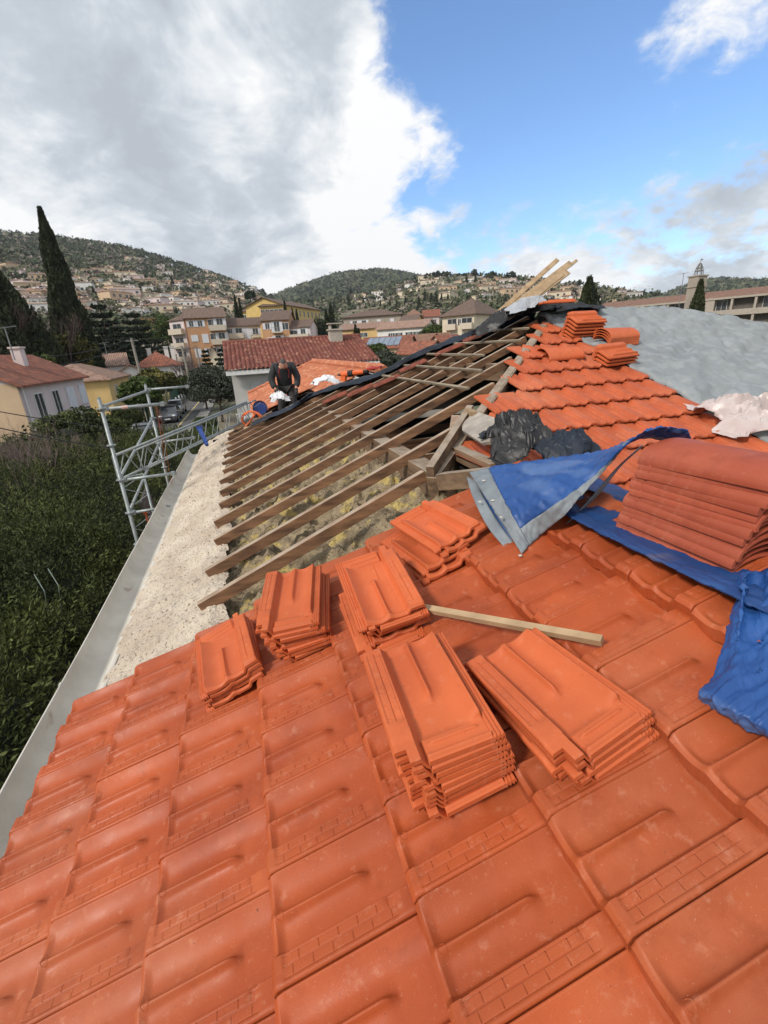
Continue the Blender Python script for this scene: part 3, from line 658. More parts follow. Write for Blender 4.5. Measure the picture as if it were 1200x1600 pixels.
def lower_tarp():
    t=thing('blue_tarp','worn dark blue tarp spread flat under the ridge tile pile and hanging down the roof','tarp',Wp(1.2,1.2,.02))
    Wq=lambda x,y,h:W_at(x,y,h)
    e=lambda x,y,z:np.array([x,y,z])
    def sh(i): return .5*max(0,1-i/3.)
    low=[(862,808,.012),(905,800,.03),(950,834,.035),(1005,858,.035),(1075,884,.04),(1140,905,.045),(1215,925,.05),(1320,965,.05)]
    L0=[Wq(*q) for q in low]
    ys=[p[1] for p in L0]
    mid=[e(1.30,y,-.80+.035) for y in ys]; top=[e(1.52,y-.02+sh(i),-.775) for i,y in enumerate(ys)]; far=[e(2.0,y+.10+sh(i),-.86) for i,y in enumerate(ys)]
    mid[0]=e(1.3,ys[0]+.02,-.79)
    P=spline_grid([L0,[(a+b)/2+np.array([0,0,.006]) for a,b in zip(L0,mid)],mid,top,far],50,120); P=wrinkle(P,.010,4,8,1.6,dirn=(2,.7,1)); P=wrinkle(P,.0028,13,9,2.)
    MB().slab(P,.003).build('tarp_sheet',BLUED,t,smooth=True)
    rows=[[(1150,900,.045),(1166,888,.075),(1185,892,.05),(1215,884,.085),(1330,930,.06)],
          [(1140,950,.03),(1158,948,.085),(1172,955,.05),(1210,950,.07),(1345,985,.06)],
          [(1128,1000,.03),(1150,1003,.06),(1175,1010,.05),(1215,1015,.065),(1360,1050,.06)],
          [(1110,1050,.04),(1140,1058,.07),(1175,1072,.065),(1225,1085,.07),(1370,1120,.06)],
          [(1090,1080,.055),(1125,1100,.075),(1165,1120,.07),(1215,1145,.07),(1380,1215,.06)],
          [(1089,1096,.012),(1122,1116,.015),(1162,1138,.015),(1215,1166,.015),(1385,1238,.01)]]
    P=spline_grid([[Wq(*q) for q in r] for r in rows],80,110); P=wrinkle(P,.008,3.5,15,2.2,dirn=(.5,2.2,1)); P=wrinkle(P,.004,8,18,2.6,dirn=(.5,2.4,1)); P=wrinkle(P,.0014,22,19,2.4)
    MB().slab(P,-.003).build('tarp_flap',BLUE,t,smooth=True)
    return t
lower_tarp()
def grey_tarp():
    nx,ny=200,220; P=np.zeros((nx,ny,3))
    for i,x in enumerate(np.linspace(4.23,10.6,nx)):
        ym=6.22 if x<6.5 else 6.22-(x-6.5)*.93
        for j,v in enumerate(np.linspace(0,1,ny)):
            if v<.9: y=-1.5+(ym+1.5)*v/.9; p=Sp(x,y/SSc,.06+.03*math.exp(-((y-ym)/.5)**2))
            else:
                w=(v-.9)/.1; p=Sp(x,ym/SSc,.06)+np.array([.25*w if x>6.5 else 0,.5*w,-.02-.30*w])
            P[i,j]=p
    P=wrinkle(P,.05,.6,21,.5); P=wrinkle(P,.022,1.1,23,2.8,dirn=(.35,2.6,1),rot=.6); P=wrinkle(P,.012,2.4,25,2.8,dirn=(.4,2.6,1),rot=1.1); P=wrinkle(P,.006,5,27,2.8,dirn=(.6,2.,1),rot=-.3)
    P[0,:,:]-=nS*.03
    o=MB().slab(P[:,:,:],.004).build('grey_tarp',GTARP,smooth=True); tag(o,'large wrinkled pale grey tarp covering the right side of the upper slope','tarp')
grey_tarp()
AW=np.stack([unit((.8,-.6,.1)),unit((.6,.8,.1)),np.array([0,0,1.])])
crumple('plastic_bag',S_at(1185,655,.05),(1.05,.62),.27,31,CLEARP,n=80,label='crumpled milky plastic bag lying on the grey tarp',cat='plastic bag',ax=np.stack([unit((1,-.25,-.05)),unit((.25,1,.33)),nS]),sc=3.2)
crumple('black_sheet',at_z(815,700,-.74),(.44,.50),.30,44,BLACKP,n=90,label='heap of crumpled black plastic sheet above the blue tarp',cat='plastic sheet',ax=np.stack([unit((1,-.2,.0)),unit((.2,1,.25)),np.array([0,0,1.])]),sc=3.2,pinch=1.)
crumple('black_sheet',at_z(884,706,-.72),(.36,.36),.17,47,NAVYP,n=70,label='bluish black plastic scrap right of the crumpled black heap',cat='plastic sheet',ax=np.stack([unit((1,-.2,.1)),unit((.2,1,.2)),np.array([0,0,1.])]),sc=3,pinch=1.)
def hip_cover():
    """black membrane along the far hip, with the covered red tiles peeping out"""
    t=thing('roofing_membrane','long black membrane laid along the far hip above the rafters','membrane',at_y(560,600,8.5))
    px=[(392,668),(420,655),(455,640),(490,618),(530,606),(570,596),(610,580),(650,560),(690,542),(730,527),(762,508),(800,492),(840,480)]
    lowr=[W_at(x,y,.0) for x,y in px]
    ctrl=[]
    n=len(px)
    top=[p+np.array([.12,.16,.07]) for p in lowr]; far=[p+np.array([.35,.55,-.05]) for p in lowr]; far2=[p+np.array([.5,.95,-.35]) for p in lowr]
    P=spline_grid([lowr,[(a+b)/2+np.array([-.02,0,.035]) for a,b in zip(lowr,top)],top,far,far2],30,160)
    P=wrinkle(P,.025,1.6,51,1.2); P=wrinkle(P,.016,6,53)
    MB().slab(P,.004).build('membrane_sheet',NAVYP,t,smooth=True)
    return t
hip_cover()
crumple('black_sheet',at_y(800,503,6.25),(1.15,.5),.30,63,BLACKP,n=90,label='crumpled black membrane bunched at the roof peak under the planks',cat='membrane',ax=np.stack([unit((1,-.1,.30)),unit((.1,1,.0)),np.array([0,0,1.])]),sc=3.4)
crumple('black_sheet',at_y(895,487,6.1),(.95,.4),.16,66,BLACKP,n=70,label='flat black membrane under the lone tile at the peak',cat='membrane',ax=np.stack([unit((1,.0,.02)),unit((.1,1,.0)),np.array([0,0,1.])]),sc=3.4)
crumple('pale_sheet',at_y(822,484,6.0),(.60,.40),.20,69,GREYP,n=70,label='pale grey cloth bunched beneath the leaning planks',cat='cloth',ax=np.stack([unit((1,.0,.18)),unit((.0,1,.0)),np.array([0,0,1.])]),sc=3.2)
# red tile edges left along the hip
for k,(x,y,yr) in enumerate([(516,628,.2),(556,617,.2),(598,602,.2),(640,578,.2),(697,552,.2),(742,530,.2)]):
    c=W_at(x,y-4,.01); put_tile(c+np.array([.1,.1,0]),np.stack([unit((.25,1,0)),unit((1,-.25,.36)),unit(np.cross((.25,1,0),(1,-.25,.36)))*-1],1),False,'old red hip tile poking from under the black membrane, number %s from the left'%['one','two','three','four','five','six'][k],'old red tiles under the membrane',TOLD)
# planks leaning at the peak
for k,(a,b,Y0,Y1,w) in enumerate([((775,492),(871,406),6.5,7.2,.07),((782,494),(892,411),6.4,7.3,.10),((788,495),(901,407),6.5,7.6,.045),((790,496),(886,424),6.3,7.0,.13),((784,490),(862,436),6.6,7.1,.10),((800,492),(880,428),6.2,6.7,.06)]):
    p=MB().beam(at_y(*a,Y0),at_y(*b,Y1),w,.027,(0.2,-.6,.7)).build('plank',WOODP,bevel=.002)
    tag(p,['new pale plank, uppermost and steepest of the leaning bundle','long pale plank in the middle of the leaning bundle','thin pale lath reaching farthest right from the bundle','broad pale plank at the bottom of the leaning bundle','short pale plank ending low in the leaning bundle','narrow pale plank on the near side of the bundle'][k],'plank','planks leaning at the roof peak')
#BACKGROUND
# ------------------------------------------------------------------ terrain
NEAR_EL=[(-180,1.5),(-70,4),(-40,10.2),(-19.1,11.0),(-14.3,10.8),(-9.1,10.2),(-3.4,8.5),(1.6,6.8),(4,5.4),(6.3,4.7),(11.5,4.9),(16.5,5.3),(19,6.0),(21.6,6.3),(26.6,6.2),(32,5.5),(38,4.3),(44,3.0),(50,2.4),(60,2.4),(100,2.5),(180,1.5)]
NEAR_D=[(-180,900),(-19,950),(2,900),(8,700),(20,620),(40,560),(60,700),(180,900)]
R0=140.
def prof(tab,a): return np.interp(a,[t[0] for t in tab],[t[1] for t in tab])
def terr(az,r):
    E=prof(NEAR_EL,az);D=prof(NEAR_D,az); zc=D*math.tan(R(E)); s=max(0.,(r-R0)/(D-R0))
    if s<=1: z=G+(zc-G)*s**1.12
    else: z=zc-(s-1)*zc*.9
    return z
def terr_xy(x,y): return terr(math.degrees(math.atan2(x,y)),math.hypot(x,y))
def ray_hit(px,py,tmax=1400,f=terr):
    d=raydir(px,py); h=math.hypot(d[0],d[1]); az=math.degrees(math.atan2(d[0],d[1])); sl=d[2]/h; r=60.
    while r<tmax:
        if sl*r<=f(az,r): return r,az,np.array([math.sin(R(az))*r,math.cos(R(az))*r,f(az,r)])
        r+=max(2.,r*.008)
    return None
GRASS=M('dry_hillside_scrub',(.12,.12,.07),1,(.22,.18,.125),scale=.035,fac=(.4,.62),detail=10,bump=.0,speck=((.03,.042,.02),.12,.5,.8))
ROCKG=M('ground_soil',(.10,.095,.055),1,(.055,.06,.03),scale=.15,detail=8,bump=.3,bscale=3,bdist=.1)
def terrain():
    az=np.concatenate([np.arange(-180,-70,10),np.arange(-70,100,1.),np.arange(100,181,10)]); rs=np.concatenate([[0.5,40,90,140],np.linspace(165,1000,48),[1150,1450,1900]])
    P=np.zeros((len(rs),len(az),3))
    for i,r in enumerate(rs):
        for j,a in enumerate(az):
            z=terr(a,r); n=mnoise.fractal(Vector((math.sin(R(a))*r*.006,math.cos(R(a))*r*.006,3)),1,2,4) if r>150 else 0
            if r>1400: z=-60
            P[i,j]=(math.sin(R(a))*r,math.cos(R(a))*r,z+n*min(9,(r-140)*.03 if r>140 else 0))
    o=MB().grid(P).build('hillside',GRASS,smooth=True); tag(o,kind='structure')
    BACK=[(0,3),(2,4.6),(6.3,6.0),(9,6.8),(11.5,7.35),(14,7.6),(16.5,7.65),(19,7.2),(21.6,6.6),(25,5.8),(30,4)]
    def back(name,tab,D):
        az=np.linspace(tab[0][0],tab[-1][0],60); P=[]
        for s in np.linspace(0,1.3,14):
            row=[]
            for a in az:
                r=D*(.62+.38*s); E=prof(tab,a); zc=D*math.tan(R(E)); z=zc*(.35+.65*min(s,1)) if s<=1 else zc*(1-(s-1)*1.2)
                row.append((math.sin(R(a))*r,math.cos(R(a))*r,z))
            P.append(row)
        o=MB().grid(P).build(name,GRASS,smooth=True); tag(o,kind='structure')
        return lambda a,r: (D*math.tan(R(prof(tab,a))))*(.35+.65*min(1,(r/D-.62)/.38)) if tab[0][0]<=a<=tab[-1][0] and r>D*.62 else -100
    f1=back('far_hill',BACK,1500)
    f2=back('far_hill',[(43,1.5),(46,2.8),(48.5,3.4),(50.5,3.75),(52,3.45),(56,2.9),(62,2.6),(70,2)],1500)
    return f1,f2,BACK
BACK1,BACK2,BT=terrain()
g=MB(); n=64; g.add([(math.cos(2*math.pi*i/n)*160,math.sin(2*math.pi*i/n)*160,G-.02) for i in range(n)],[tuple(range(n))]); tag(g.build('ground',ROCKG),kind='structure')
# ------------------------------------------------------------------ foliage
def leafmat(name,c1,c2,isl=.35,rough=.75): return M(name,c1,rough,c2,scale=.6,fac=(.4,.6),bump=0,island=isl,spec=.25)
LF_CYP=leafmat('cypress_leaf',(.045,.055,.024),(.025,.032,.015),.5); LF_HEDGE=leafmat('hedge_leaf',(.075,.088,.024),(.035,.048,.016),.6)
LF_CED=leafmat('conifer_leaf',(.045,.060,.034),(.026,.038,.022),.45); LF_OLIVE=leafmat('olive_leaf',(.075,.085,.06),(.04,.05,.032),.5)
LF_GREEN=leafmat('green_leaf',(.075,.105,.025),(.035,.055,.014),.45); LF_OCHRE=leafmat('ochre_leaf',(.12,.105,.028),(.05,.06,.018),.45)
LF_PINE=leafmat('pine_leaf',(.045,.058,.024),(.024,.034,.016),.4); TRUNK=M('tree_bark',(.11,.085,.06),.9,scale=8,bump=.6,bscale=30,bdist=.01)
TWIG=M('bare_twig',(.20,.145,.135),.9,(.12,.085,.075),scale=3,bump=0,island=.3)
def cards(c,size,asp,dirs=None,seed=0,spread=1.):
    r=np.random.default_rng(seed); n=len(c); c=np.asarray(c)
    a=r.normal(size=(n,3)); 
    if dirs is not None: a=np.asarray(dirs)+a*spread
    a/=np.linalg.norm(a,axis=1,keepdims=True); t=r.normal(size=(n,3)); b=np.cross(a,t); b/=np.linalg.norm(b,axis=1,keepdims=True)
    s=(np.asarray(size)*r.uniform(.6,1.35,n))[:,None]; A=a*s*.5; B=b*s*.5/asp
    return np.stack([c-A-B*.35,c-A*.1+B*-1,c+A,c-A*.1+B],1)
def clumps(n,ctr,rad,seed,nc=40,cr=.33,inner=.25):
    """leaf positions gathered in clumps spread over an ellipsoid, with gaps between"""
    r=np.random.default_rng(seed); d=r.normal(size=(nc,3)); d/=np.linalg.norm(d,axis=1,keepdims=True); d[:,2]=np.where(d[:,2]<-.5,-d[:,2],d[:,2])
    C=d*(inner+(1-inner)*r.uniform(.3,1,(nc,1))**.5)*np.array(rad)*.86
    k=r.integers(0,nc,n); q=r.normal(size=(n,3)); q/=np.linalg.norm(q,axis=1,keepdims=True); q*=r.uniform(.5,1,(n,1))**.5
    sz=r.uniform(.6,1.25,nc)[k][:,None]; P=C[k]+q*sz*cr*np.array(rad).mean()*np.array([1,1,.75]); return P+np.array(ctr)
def trunk_mb(h,r,seed=0,limbs=6,spread=1.,z0=.35):
    rr=random.Random(seed); m=MB(); pts=[(0,0,0)]; 
    for i in range(1,6): pts.append((rr.uniform(-.04,.04)*h*i/5,rr.uniform(-.04,.04)*h*i/5,h*i/5))
    m.tube(pts,[r*(1.25-.19*i) for i in range(6)],8)
    for k in range(limbs):
        z=h*(z0+(1-z0)*k/limbs); a=rr.uniform(0,6.28); L=spread*rr.uniform(.6,1)
        p0=np.array([0,0,z]); p2=p0+np.array([math.cos(a)*L,math.sin(a)*L,L*.6]); m.tube([p0,(p0+p2)/2+np.array([0,0,-.08*L]),p2],[r*.45,r*.3,r*.12],6)
    return m
def round_tree(name,label,base,h,rad,mat,n=6000,leaf=.35,seed=1,group=None,nc=45,cr=.34,trunk=True,crown_z=.62):
    t=thing(name,label,'tree',base,0,group)
    c=clumps(n,(0,0,h*crown_z),rad,seed,nc,cr); np_quads('crown',cards(c,leaf,1.6,seed=seed),n,mat,t,True)
    trunk_mb(h*crown_z,max(.08,h*.022),seed,7,rad[0]*.7).build('trunk',TRUNK,t,local=True,smooth=True); return t
def cypress(name,label,base,h,r,mat=None,n=9000,leaf=.4,seed=1,group=None,tip=.35,lobes=0):
    t=thing(name,label,'tree',base,0,group); g=np.random.default_rng(seed)
    z=g.uniform(0.02,1,n)**.85; ph=g.uniform(0,2*math.pi,n)
    prof_=np.interp(z,[0,.06,.25,.45,.7,.88,1],[.55,.85,1,.88,.58,.30,.04])
    bump=np.array([mnoise.fractal(Vector((math.cos(p)*1.6+seed,math.sin(p)*1.6,q*h/r*.55)),1,2,3) for p,q in zip(ph,z)])
    rr=r*prof_*(1+.42*bump)*g.uniform(.72,1.02,n)
    c=np.stack([np.cos(ph)*rr,np.sin(ph)*rr,z*h],1)
    if lobes: c[:,0]+=np.sin(z*3+seed)*r*.1; c[:,2]*=1-.12*np.abs(np.sin(ph*lobes/2+1))
    d=np.stack([np.cos(ph)*.35,np.sin(ph)*.35,np.ones(n)],1)
    np_quads('crown',cards(c,leaf,2.2,d,seed,.35),n,mat or LF_CYP,t,True)
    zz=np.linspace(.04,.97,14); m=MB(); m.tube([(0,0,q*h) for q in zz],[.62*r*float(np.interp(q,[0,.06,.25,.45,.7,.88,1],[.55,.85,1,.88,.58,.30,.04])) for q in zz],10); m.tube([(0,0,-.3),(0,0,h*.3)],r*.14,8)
    m.build('trunk',M('cypress_dark_core',(.012,.015,.008),1,bump=0) if 'cypress_dark_core' not in bpy.data.materials else bpy.data.materials['cypress_dark_core'],t,local=True); return t  # trunk plus a solid near-black core filling the crown
def conifer(name,label,base,h,r,mat=None,n=7000,leaf=.5,seed=1,group=None,tiers=11):
    t=thing(name,label,'tree',base,0,group); g=np.random.default_rng(seed); m=trunk_mb(h*.95,h*.018,seed,0); C=[];D=[]
    for k in range(tiers):
        z=h*(.12+.85*k/tiers); R_=r*(1-.88*(k/tiers)**1.1)*g.uniform(.8,1.1); nb=max(5,int(9*(1-k/tiers)+4))
        for b in range(nb):
            a=2*math.pi*b/nb+g.uniform(-.3,.3); L=R_*g.uniform(.65,1.1); q=max(8,int(n/tiers/nb)); s=g.uniform(.12,1,q)**.7
            w=L*.22*(1.1-s); x=s*L; yv=g.normal(size=q)*w; zz=z-.12*L*s+.18*L*s**2+g.normal(size=q)*.05*L
            C.append(np.stack([math.cos(a)*x-math.sin(a)*yv,math.sin(a)*x+math.cos(a)*yv,zz],1)); D.append(np.tile([math.cos(a),math.sin(a),.1],(q,1)))
            m.tube([(0,0,z),(math.cos(a)*L*.9,math.sin(a)*L*.9,z+.03*L)],[h*.006,h*.002],4)
    C=np.concatenate(C);D=np.concatenate(D); np_quads('crown',cards(C,leaf,2.,D,seed,.7),len(C),mat or LF_CED,t,True); m.build('trunk',TRUNK,t,local=True); return t
def bare(name,label,base,h,spread,n0=12,seed=1,mat=None,cat='bush',group=None,depth=4,r0=.03):
    rr=random.Random(seed); m=MB()
    def br(p,d,L,r,k):
        d=d/np.linalg.norm(d); q=p+d*L*.5+np.array([rr.uniform(-1,1),rr.uniform(-1,1),0])*L*.06; e=p+d*L; m.tube([p,q,e],[r,r*.75,r*.5],3,cap=False)
        if k<=0: return
        for _ in range(rr.choice([2,3,3])):
            nd=d+np.array([rr.uniform(-1,1),rr.uniform(-1,1),rr.uniform(-.3,.8)])*.6; br(p+d*L*rr.uniform(.5,1),nd,L*rr.uniform(.55,.8),r*.55,k-1)
    for i in range(n0):
        a=rr.uniform(0,6.28); s=rr.uniform(0,1)**.5*spread*.5; br(np.array([math.cos(a)*s,math.sin(a)*s,0.]),np.array([math.cos(a)*.5*rr.random(),math.sin(a)*.5*rr.random(),1.]),h*.42,r0,depth)
    t=thing(name,label,cat,base,0,group); m.build('branches',mat or TWIG,t,local=True); return t
def forest():
    g=np.random.default_rng(3)
    # unit crown: rough faceted tuft of cards
    def tuft(k,seed,flat=1.):
        c=clumps(k,(0,0,.55),(.5,.5,.5*flat),seed,9,.42); return cards(c,.36,1.35,seed=seed)
    protos=[tuft(26,s,f) for s,f in ((1,1),(2,.8),(3,1.3),(4,.7))]
    buckets={'dark':[], 'olive':[], 'grey':[]}
    def put(P,sz,b):
        q=protos[int(g.integers(0,4))].copy(); a=g.uniform(0,6.28); c_,s_=math.cos(a),math.sin(a)
        x=q[...,0]*c_-q[...,1]*s_; y=q[...,0]*s_+q[...,1]*c_
        buckets[b].append(np.stack([x*sz+P[0],y*sz+P[1],q[...,2]*sz*1.0+P[2]-.12*sz],-1))
    hitcache=0
    # left hill and right hill, sampled over the visible slope
    n=0
    while n<7400:
        px=g.uniform(-60,1010); py=g.uniform(352,560)
        h=ray_hit(px,py)
        if h is None: continue
        r,az,P=h
        if r<150: continue
        left=px<430
        topf=prof([(-60,350),(0,357),(100,368),(200,385),(300,415),(380,440),(450,455)],px)
        up=(py-topf)/60 if left else 1
        dens=1.0 if (left and up<.9) else .62
        if g.random()>dens: continue
        u=g.random()
        b='dark' if (up<.8 and u<.75) or u<.45 else ('olive' if u<.78 else 'grey')
        put(P,g.uniform(5.5,9.5)*(1. if r>400 else .75)*(.8+.2*r/600),b); n+=1
    for f,(a0,a1),cnt,D in ((BACK1,(1,29),2600,1500),(BACK2,(44,69),700,1500)):
        for _ in range(cnt):
            a=g.uniform(a0,a1); r=D*(.64+.38*g.random()**.6)
            z=f(a,min(r,D)) ; 
            if z<-50: continue
            put(np.array([math.sin(R(a))*r,math.cos(R(a))*r,z]),g.uniform(12,19),'dark' if g.random()<.8 else 'olive')
    # crest line
    for a in np.arange(-24,46,.16):
        D=prof(NEAR_D,a)*.995; z=terr(a,D)
        if g.random()<(.9 if a<2 else .6): put(np.array([math.sin(R(a))*D,math.cos(R(a))*D,z]),g.uniform(6,11),'dark')
    mats={'dark':leafmat('wood_dark',(.095,.11,.055),(.062,.078,.042),.25),'olive':leafmat('wood_olive',(.17,.165,.09),(.12,.12,.07),.25),'grey':leafmat('wood_grey',(.24,.205,.17),(.17,.145,.12),.25)}
    for k,L in buckets.items():
        V=np.concatenate(L); o=np_quads('woodland',V,len(V),mats[k]); tag(o,kind='stuff',label={'dark':'dark evergreen woodland covering the hills','olive':'olive green scrub and trees scattered between the hill houses','grey':'bare greyish brown trees scattered over the hill slopes'}[k])
forest()
# ------------------------------------------------------------------ houses on the hills
def roofmat(name,c,c2,wave=None,bump=.3): return M(name,c,.85,c2,scale=2.2,fac=(.42,.58),detail=8,bump=bump,bscale=9,bdist=.03,wave=wave,rand=.12,speck=((.16,.10,.07),2.5,.55,.6))
RT_OLD=roofmat('old_clay_roof',(.38,.20,.13),(.27,.15,.10),(0,4.,.14)); RT_RED=roofmat('red_clay_roof',(.40,.14,.08),(.24,.085,.055),(0,4.,.14)); RT_PINK=roofmat('pale_clay_roof',(.43,.27,.20),(.32,.20,.15),(0,4.,.14)); RT_BR=roofmat('brown_clay_roof',(.22,.145,.11),(.16,.11,.085),(0,4.,.14))
def wm(name,c): return M(name,c,.9,tuple(x*.84 for x in c),scale=.7,detail=7,bump=.15,bscale=20)
W_WHITE=wm('white_render',(.76,.74,.70)); W_CREAM=wm('cream_render',(.68,.59,.44)); W_PINK=wm('pink_render',(.66,.56,.54)); W_OCHRE=wm('ochre_render',(.66,.46,.20)); W_ORANGE=wm('orange_render',(.52,.29,.155)); W_YEL=wm('yellow_render',(.64,.46,.17)); W_GREY=wm('grey_beige_render',(.36,.31,.26)); W_PEACH=wm('peach_render',(.60,.44,.29))
DARKW=M('dark_window_glass',(.035,.04,.045),.15,(.06,.065,.07),scale=1,bump=0,spec=.6); SHUT=M('white_shutter',(.66,.67,.70),.6,bump=.1,scale=3,col2=(.58,.59,.62)); SHUTG=M('grey_shutter',(.42,.42,.42),.7,bump=.1,col2=(.36,.36,.37)); FRAME=M('window_frame_white',(.68,.68,.67),.5,bump=0,col2=(.62,.62,.6)); BALC=M('balcony_slab',(.58,.50,.40),.85,bump=.1,col2=(.50,.43,.34)); RAIL=M('metal_railing',(.28,.28,.28),.5,bump=0,metal=.4)
HM=[('white',W_WHITE),('cream',W_CREAM),('pink',W_PINK),('ochre',W_PEACH)]
HROOF=roofmat('bleached_clay_roof',(.40,.30,.24),(.30,.22,.17))
def hill_protos():
    P=[]
    for wi,(wn,wmt) in enumerate(HM):
        for k,(w,d,h) in enumerate([(11,8,4.2),(14,8,6.2),(9,9,5.)]):
            base=thing('hill_house','x','house'); 
            m=MB(); m.box((0,0,h/2-2),(w,d,h+4)); 
            if k==1: m.box((w*.3,-d*.5-1.5,h*.25-2),(w*.35,3,h*.5+4))
            m.build('wall',wmt,base,local=True)
            r=MB(); o=.5; rh=1.5
            rh=1.0; o=.3
            if k==2: r.add([(-w/2-o,-d/2-o,h),(w/2+o,-d/2-o,h),(w/2+o,d/2+o,h),(-w/2-o,d/2+o,h),(-w*.1,0,h+rh),(w*.1,0,h+rh)],[(0,1,5,4),(1,2,5),(2,3,4,5),(3,0,4),(3,2,1,0)])
            else: r.add([(-w/2-o,-d/2-o,h),(w/2+o,-d/2-o,h),(w/2+o,d/2+o,h),(-w/2-o,d/2+o,h),(-w/2-o,0,h+rh),(w/2+o,0,h+rh)],[(0,1,5,4),(2,3,4,5),(1,2,5),(3,0,4),(3,2,1,0)])
            if k==1: r.add([(w*.1,-d*.5-3.4,h*.5),(w*.5,-d*.5-3.4,h*.5),(w*.5,-d*.5,h*.5+.8),(w*.1,-d*.5,h*.5+.8),(w*.1,-d*.5-3.4,h*.5-.15),(w*.5,-d*.5-3.4,h*.5-.15)],[(0,1,2,3),(0,1,5,4)])
            r.build('roof',[RT_PINK,HROOF,RT_OLD,HROOF][(wi+k)%4],base,local=True)
            for fl in range(2 if h>5 else 1):
                for x in (-.34,-.08,.2,.38):
                    if random.random()<.75: MB().box((x*w,-d/2-.03,1.6+fl*2.8-(.0)),(1.3,.1,1.4)).build('window',DARKW,base,local=True)
            MB().box((w*.2,d*.1,h+rh),(.8,.8,1.4)).build('chimney',wmt,base,local=True)
            P.append((wn,base))
    return P
def hill_houses():
    pr=hill_protos(); used=set(); g=random.Random(5)
    # (x0,x1,y0,y1,count,where)
    zones=[(0,62,424,444,9,'high on the slope left of the tall cypress'),(0,80,444,500,22,'low on the slope left of the tall cypress'),(104,180,428,450,14,'high on the slope just right of the tall cypress'),(110,200,450,500,22,'low on the slope above the cedars'),(195,262,412,450,16,'highest on the left hill below the forest'),(200,290,450,500,30,'above the round green trees beside the apartments'),(255,350,436,472,16,'midway up the slope above the apartment block'),(262,350,470,496,18,'directly over the apartment block roof'),(318,400,446,480,24,'above the lower cream apartments'),(350,398,468,492,10,'beside the pair of cypresses behind the apartments'),(384,432,443,462,7,'at the low right end of the left hill'),(20,75,455,492,10,'behind the leafless reddish tree'),(325,336,428,431,1,'alone in the forest on the left hill'),
           (600,660,450,480,6,'low on the right hill above the stone villa'),(655,690,433,462,8,'under the crest pines of the right hill'),(690,760,434,470,12,'above the cream apartment building'),(740,800,430,462,12,'on the right crest left of the planks'),(790,830,440,475,8,'behind the leaning planks'),(830,925,442,478,18,'between the planks and the twin tipped cypress'),(950,990,462,474,4,'right of the twin tipped cypress'),(540,600,455,470,3,'at the foot of the forested middle hill')]
    for (x0,x1,y0,y1,c,wh) in zones:
        pts=[];tries=0
        while len(pts)<c and tries<400:
            tries+=1; px,py=g.uniform(x0,x1),g.uniform(y0,y1)
            if any(abs(px-a)<11 and abs(py-b)<5.5 for a,b in pts): continue
            h=ray_hit(px,py)
            if h is None or h[0]<170: continue
            pts.append((px,py)); r,az,P=h
            i=g.choices(range(12),weights=[5,4,3,4,4,4,2,1,2,2,2,1] if x0<500 else [3,3,2,5,4,4,1,1,1,2,2,2])[0]; wn,root=pr[i]
            yaw=-R(az)+g.choice([0,0,0,.5,-.5,.9,-1.])+g.uniform(-.2,.2); s=g.uniform(.85,1.2)*(1 if r>330 else .85)
            lab='small %s %shouse %s'%(wn,['low ','two storey ','hipped roof '][i%3],wh); grp='%s %shouses %s'%(wn,['low ','two storey ','hipped roof '][i%3],wh)
            if i not in used:
                used.add(i); root.location=tuple(P); root.rotation_euler=(0,0,yaw); root.scale=(s,s,s); root['label']=lab; root['group']=grp
            else: dup_tree(root,P,yaw,(s,s,s),lab,grp)
    for i,(wn,root) in enumerate(pr):
        if i not in used:
            for ch in list(root.children): bpy.data.objects.remove(ch)
            bpy.data.objects.remove(root)
hill_houses()
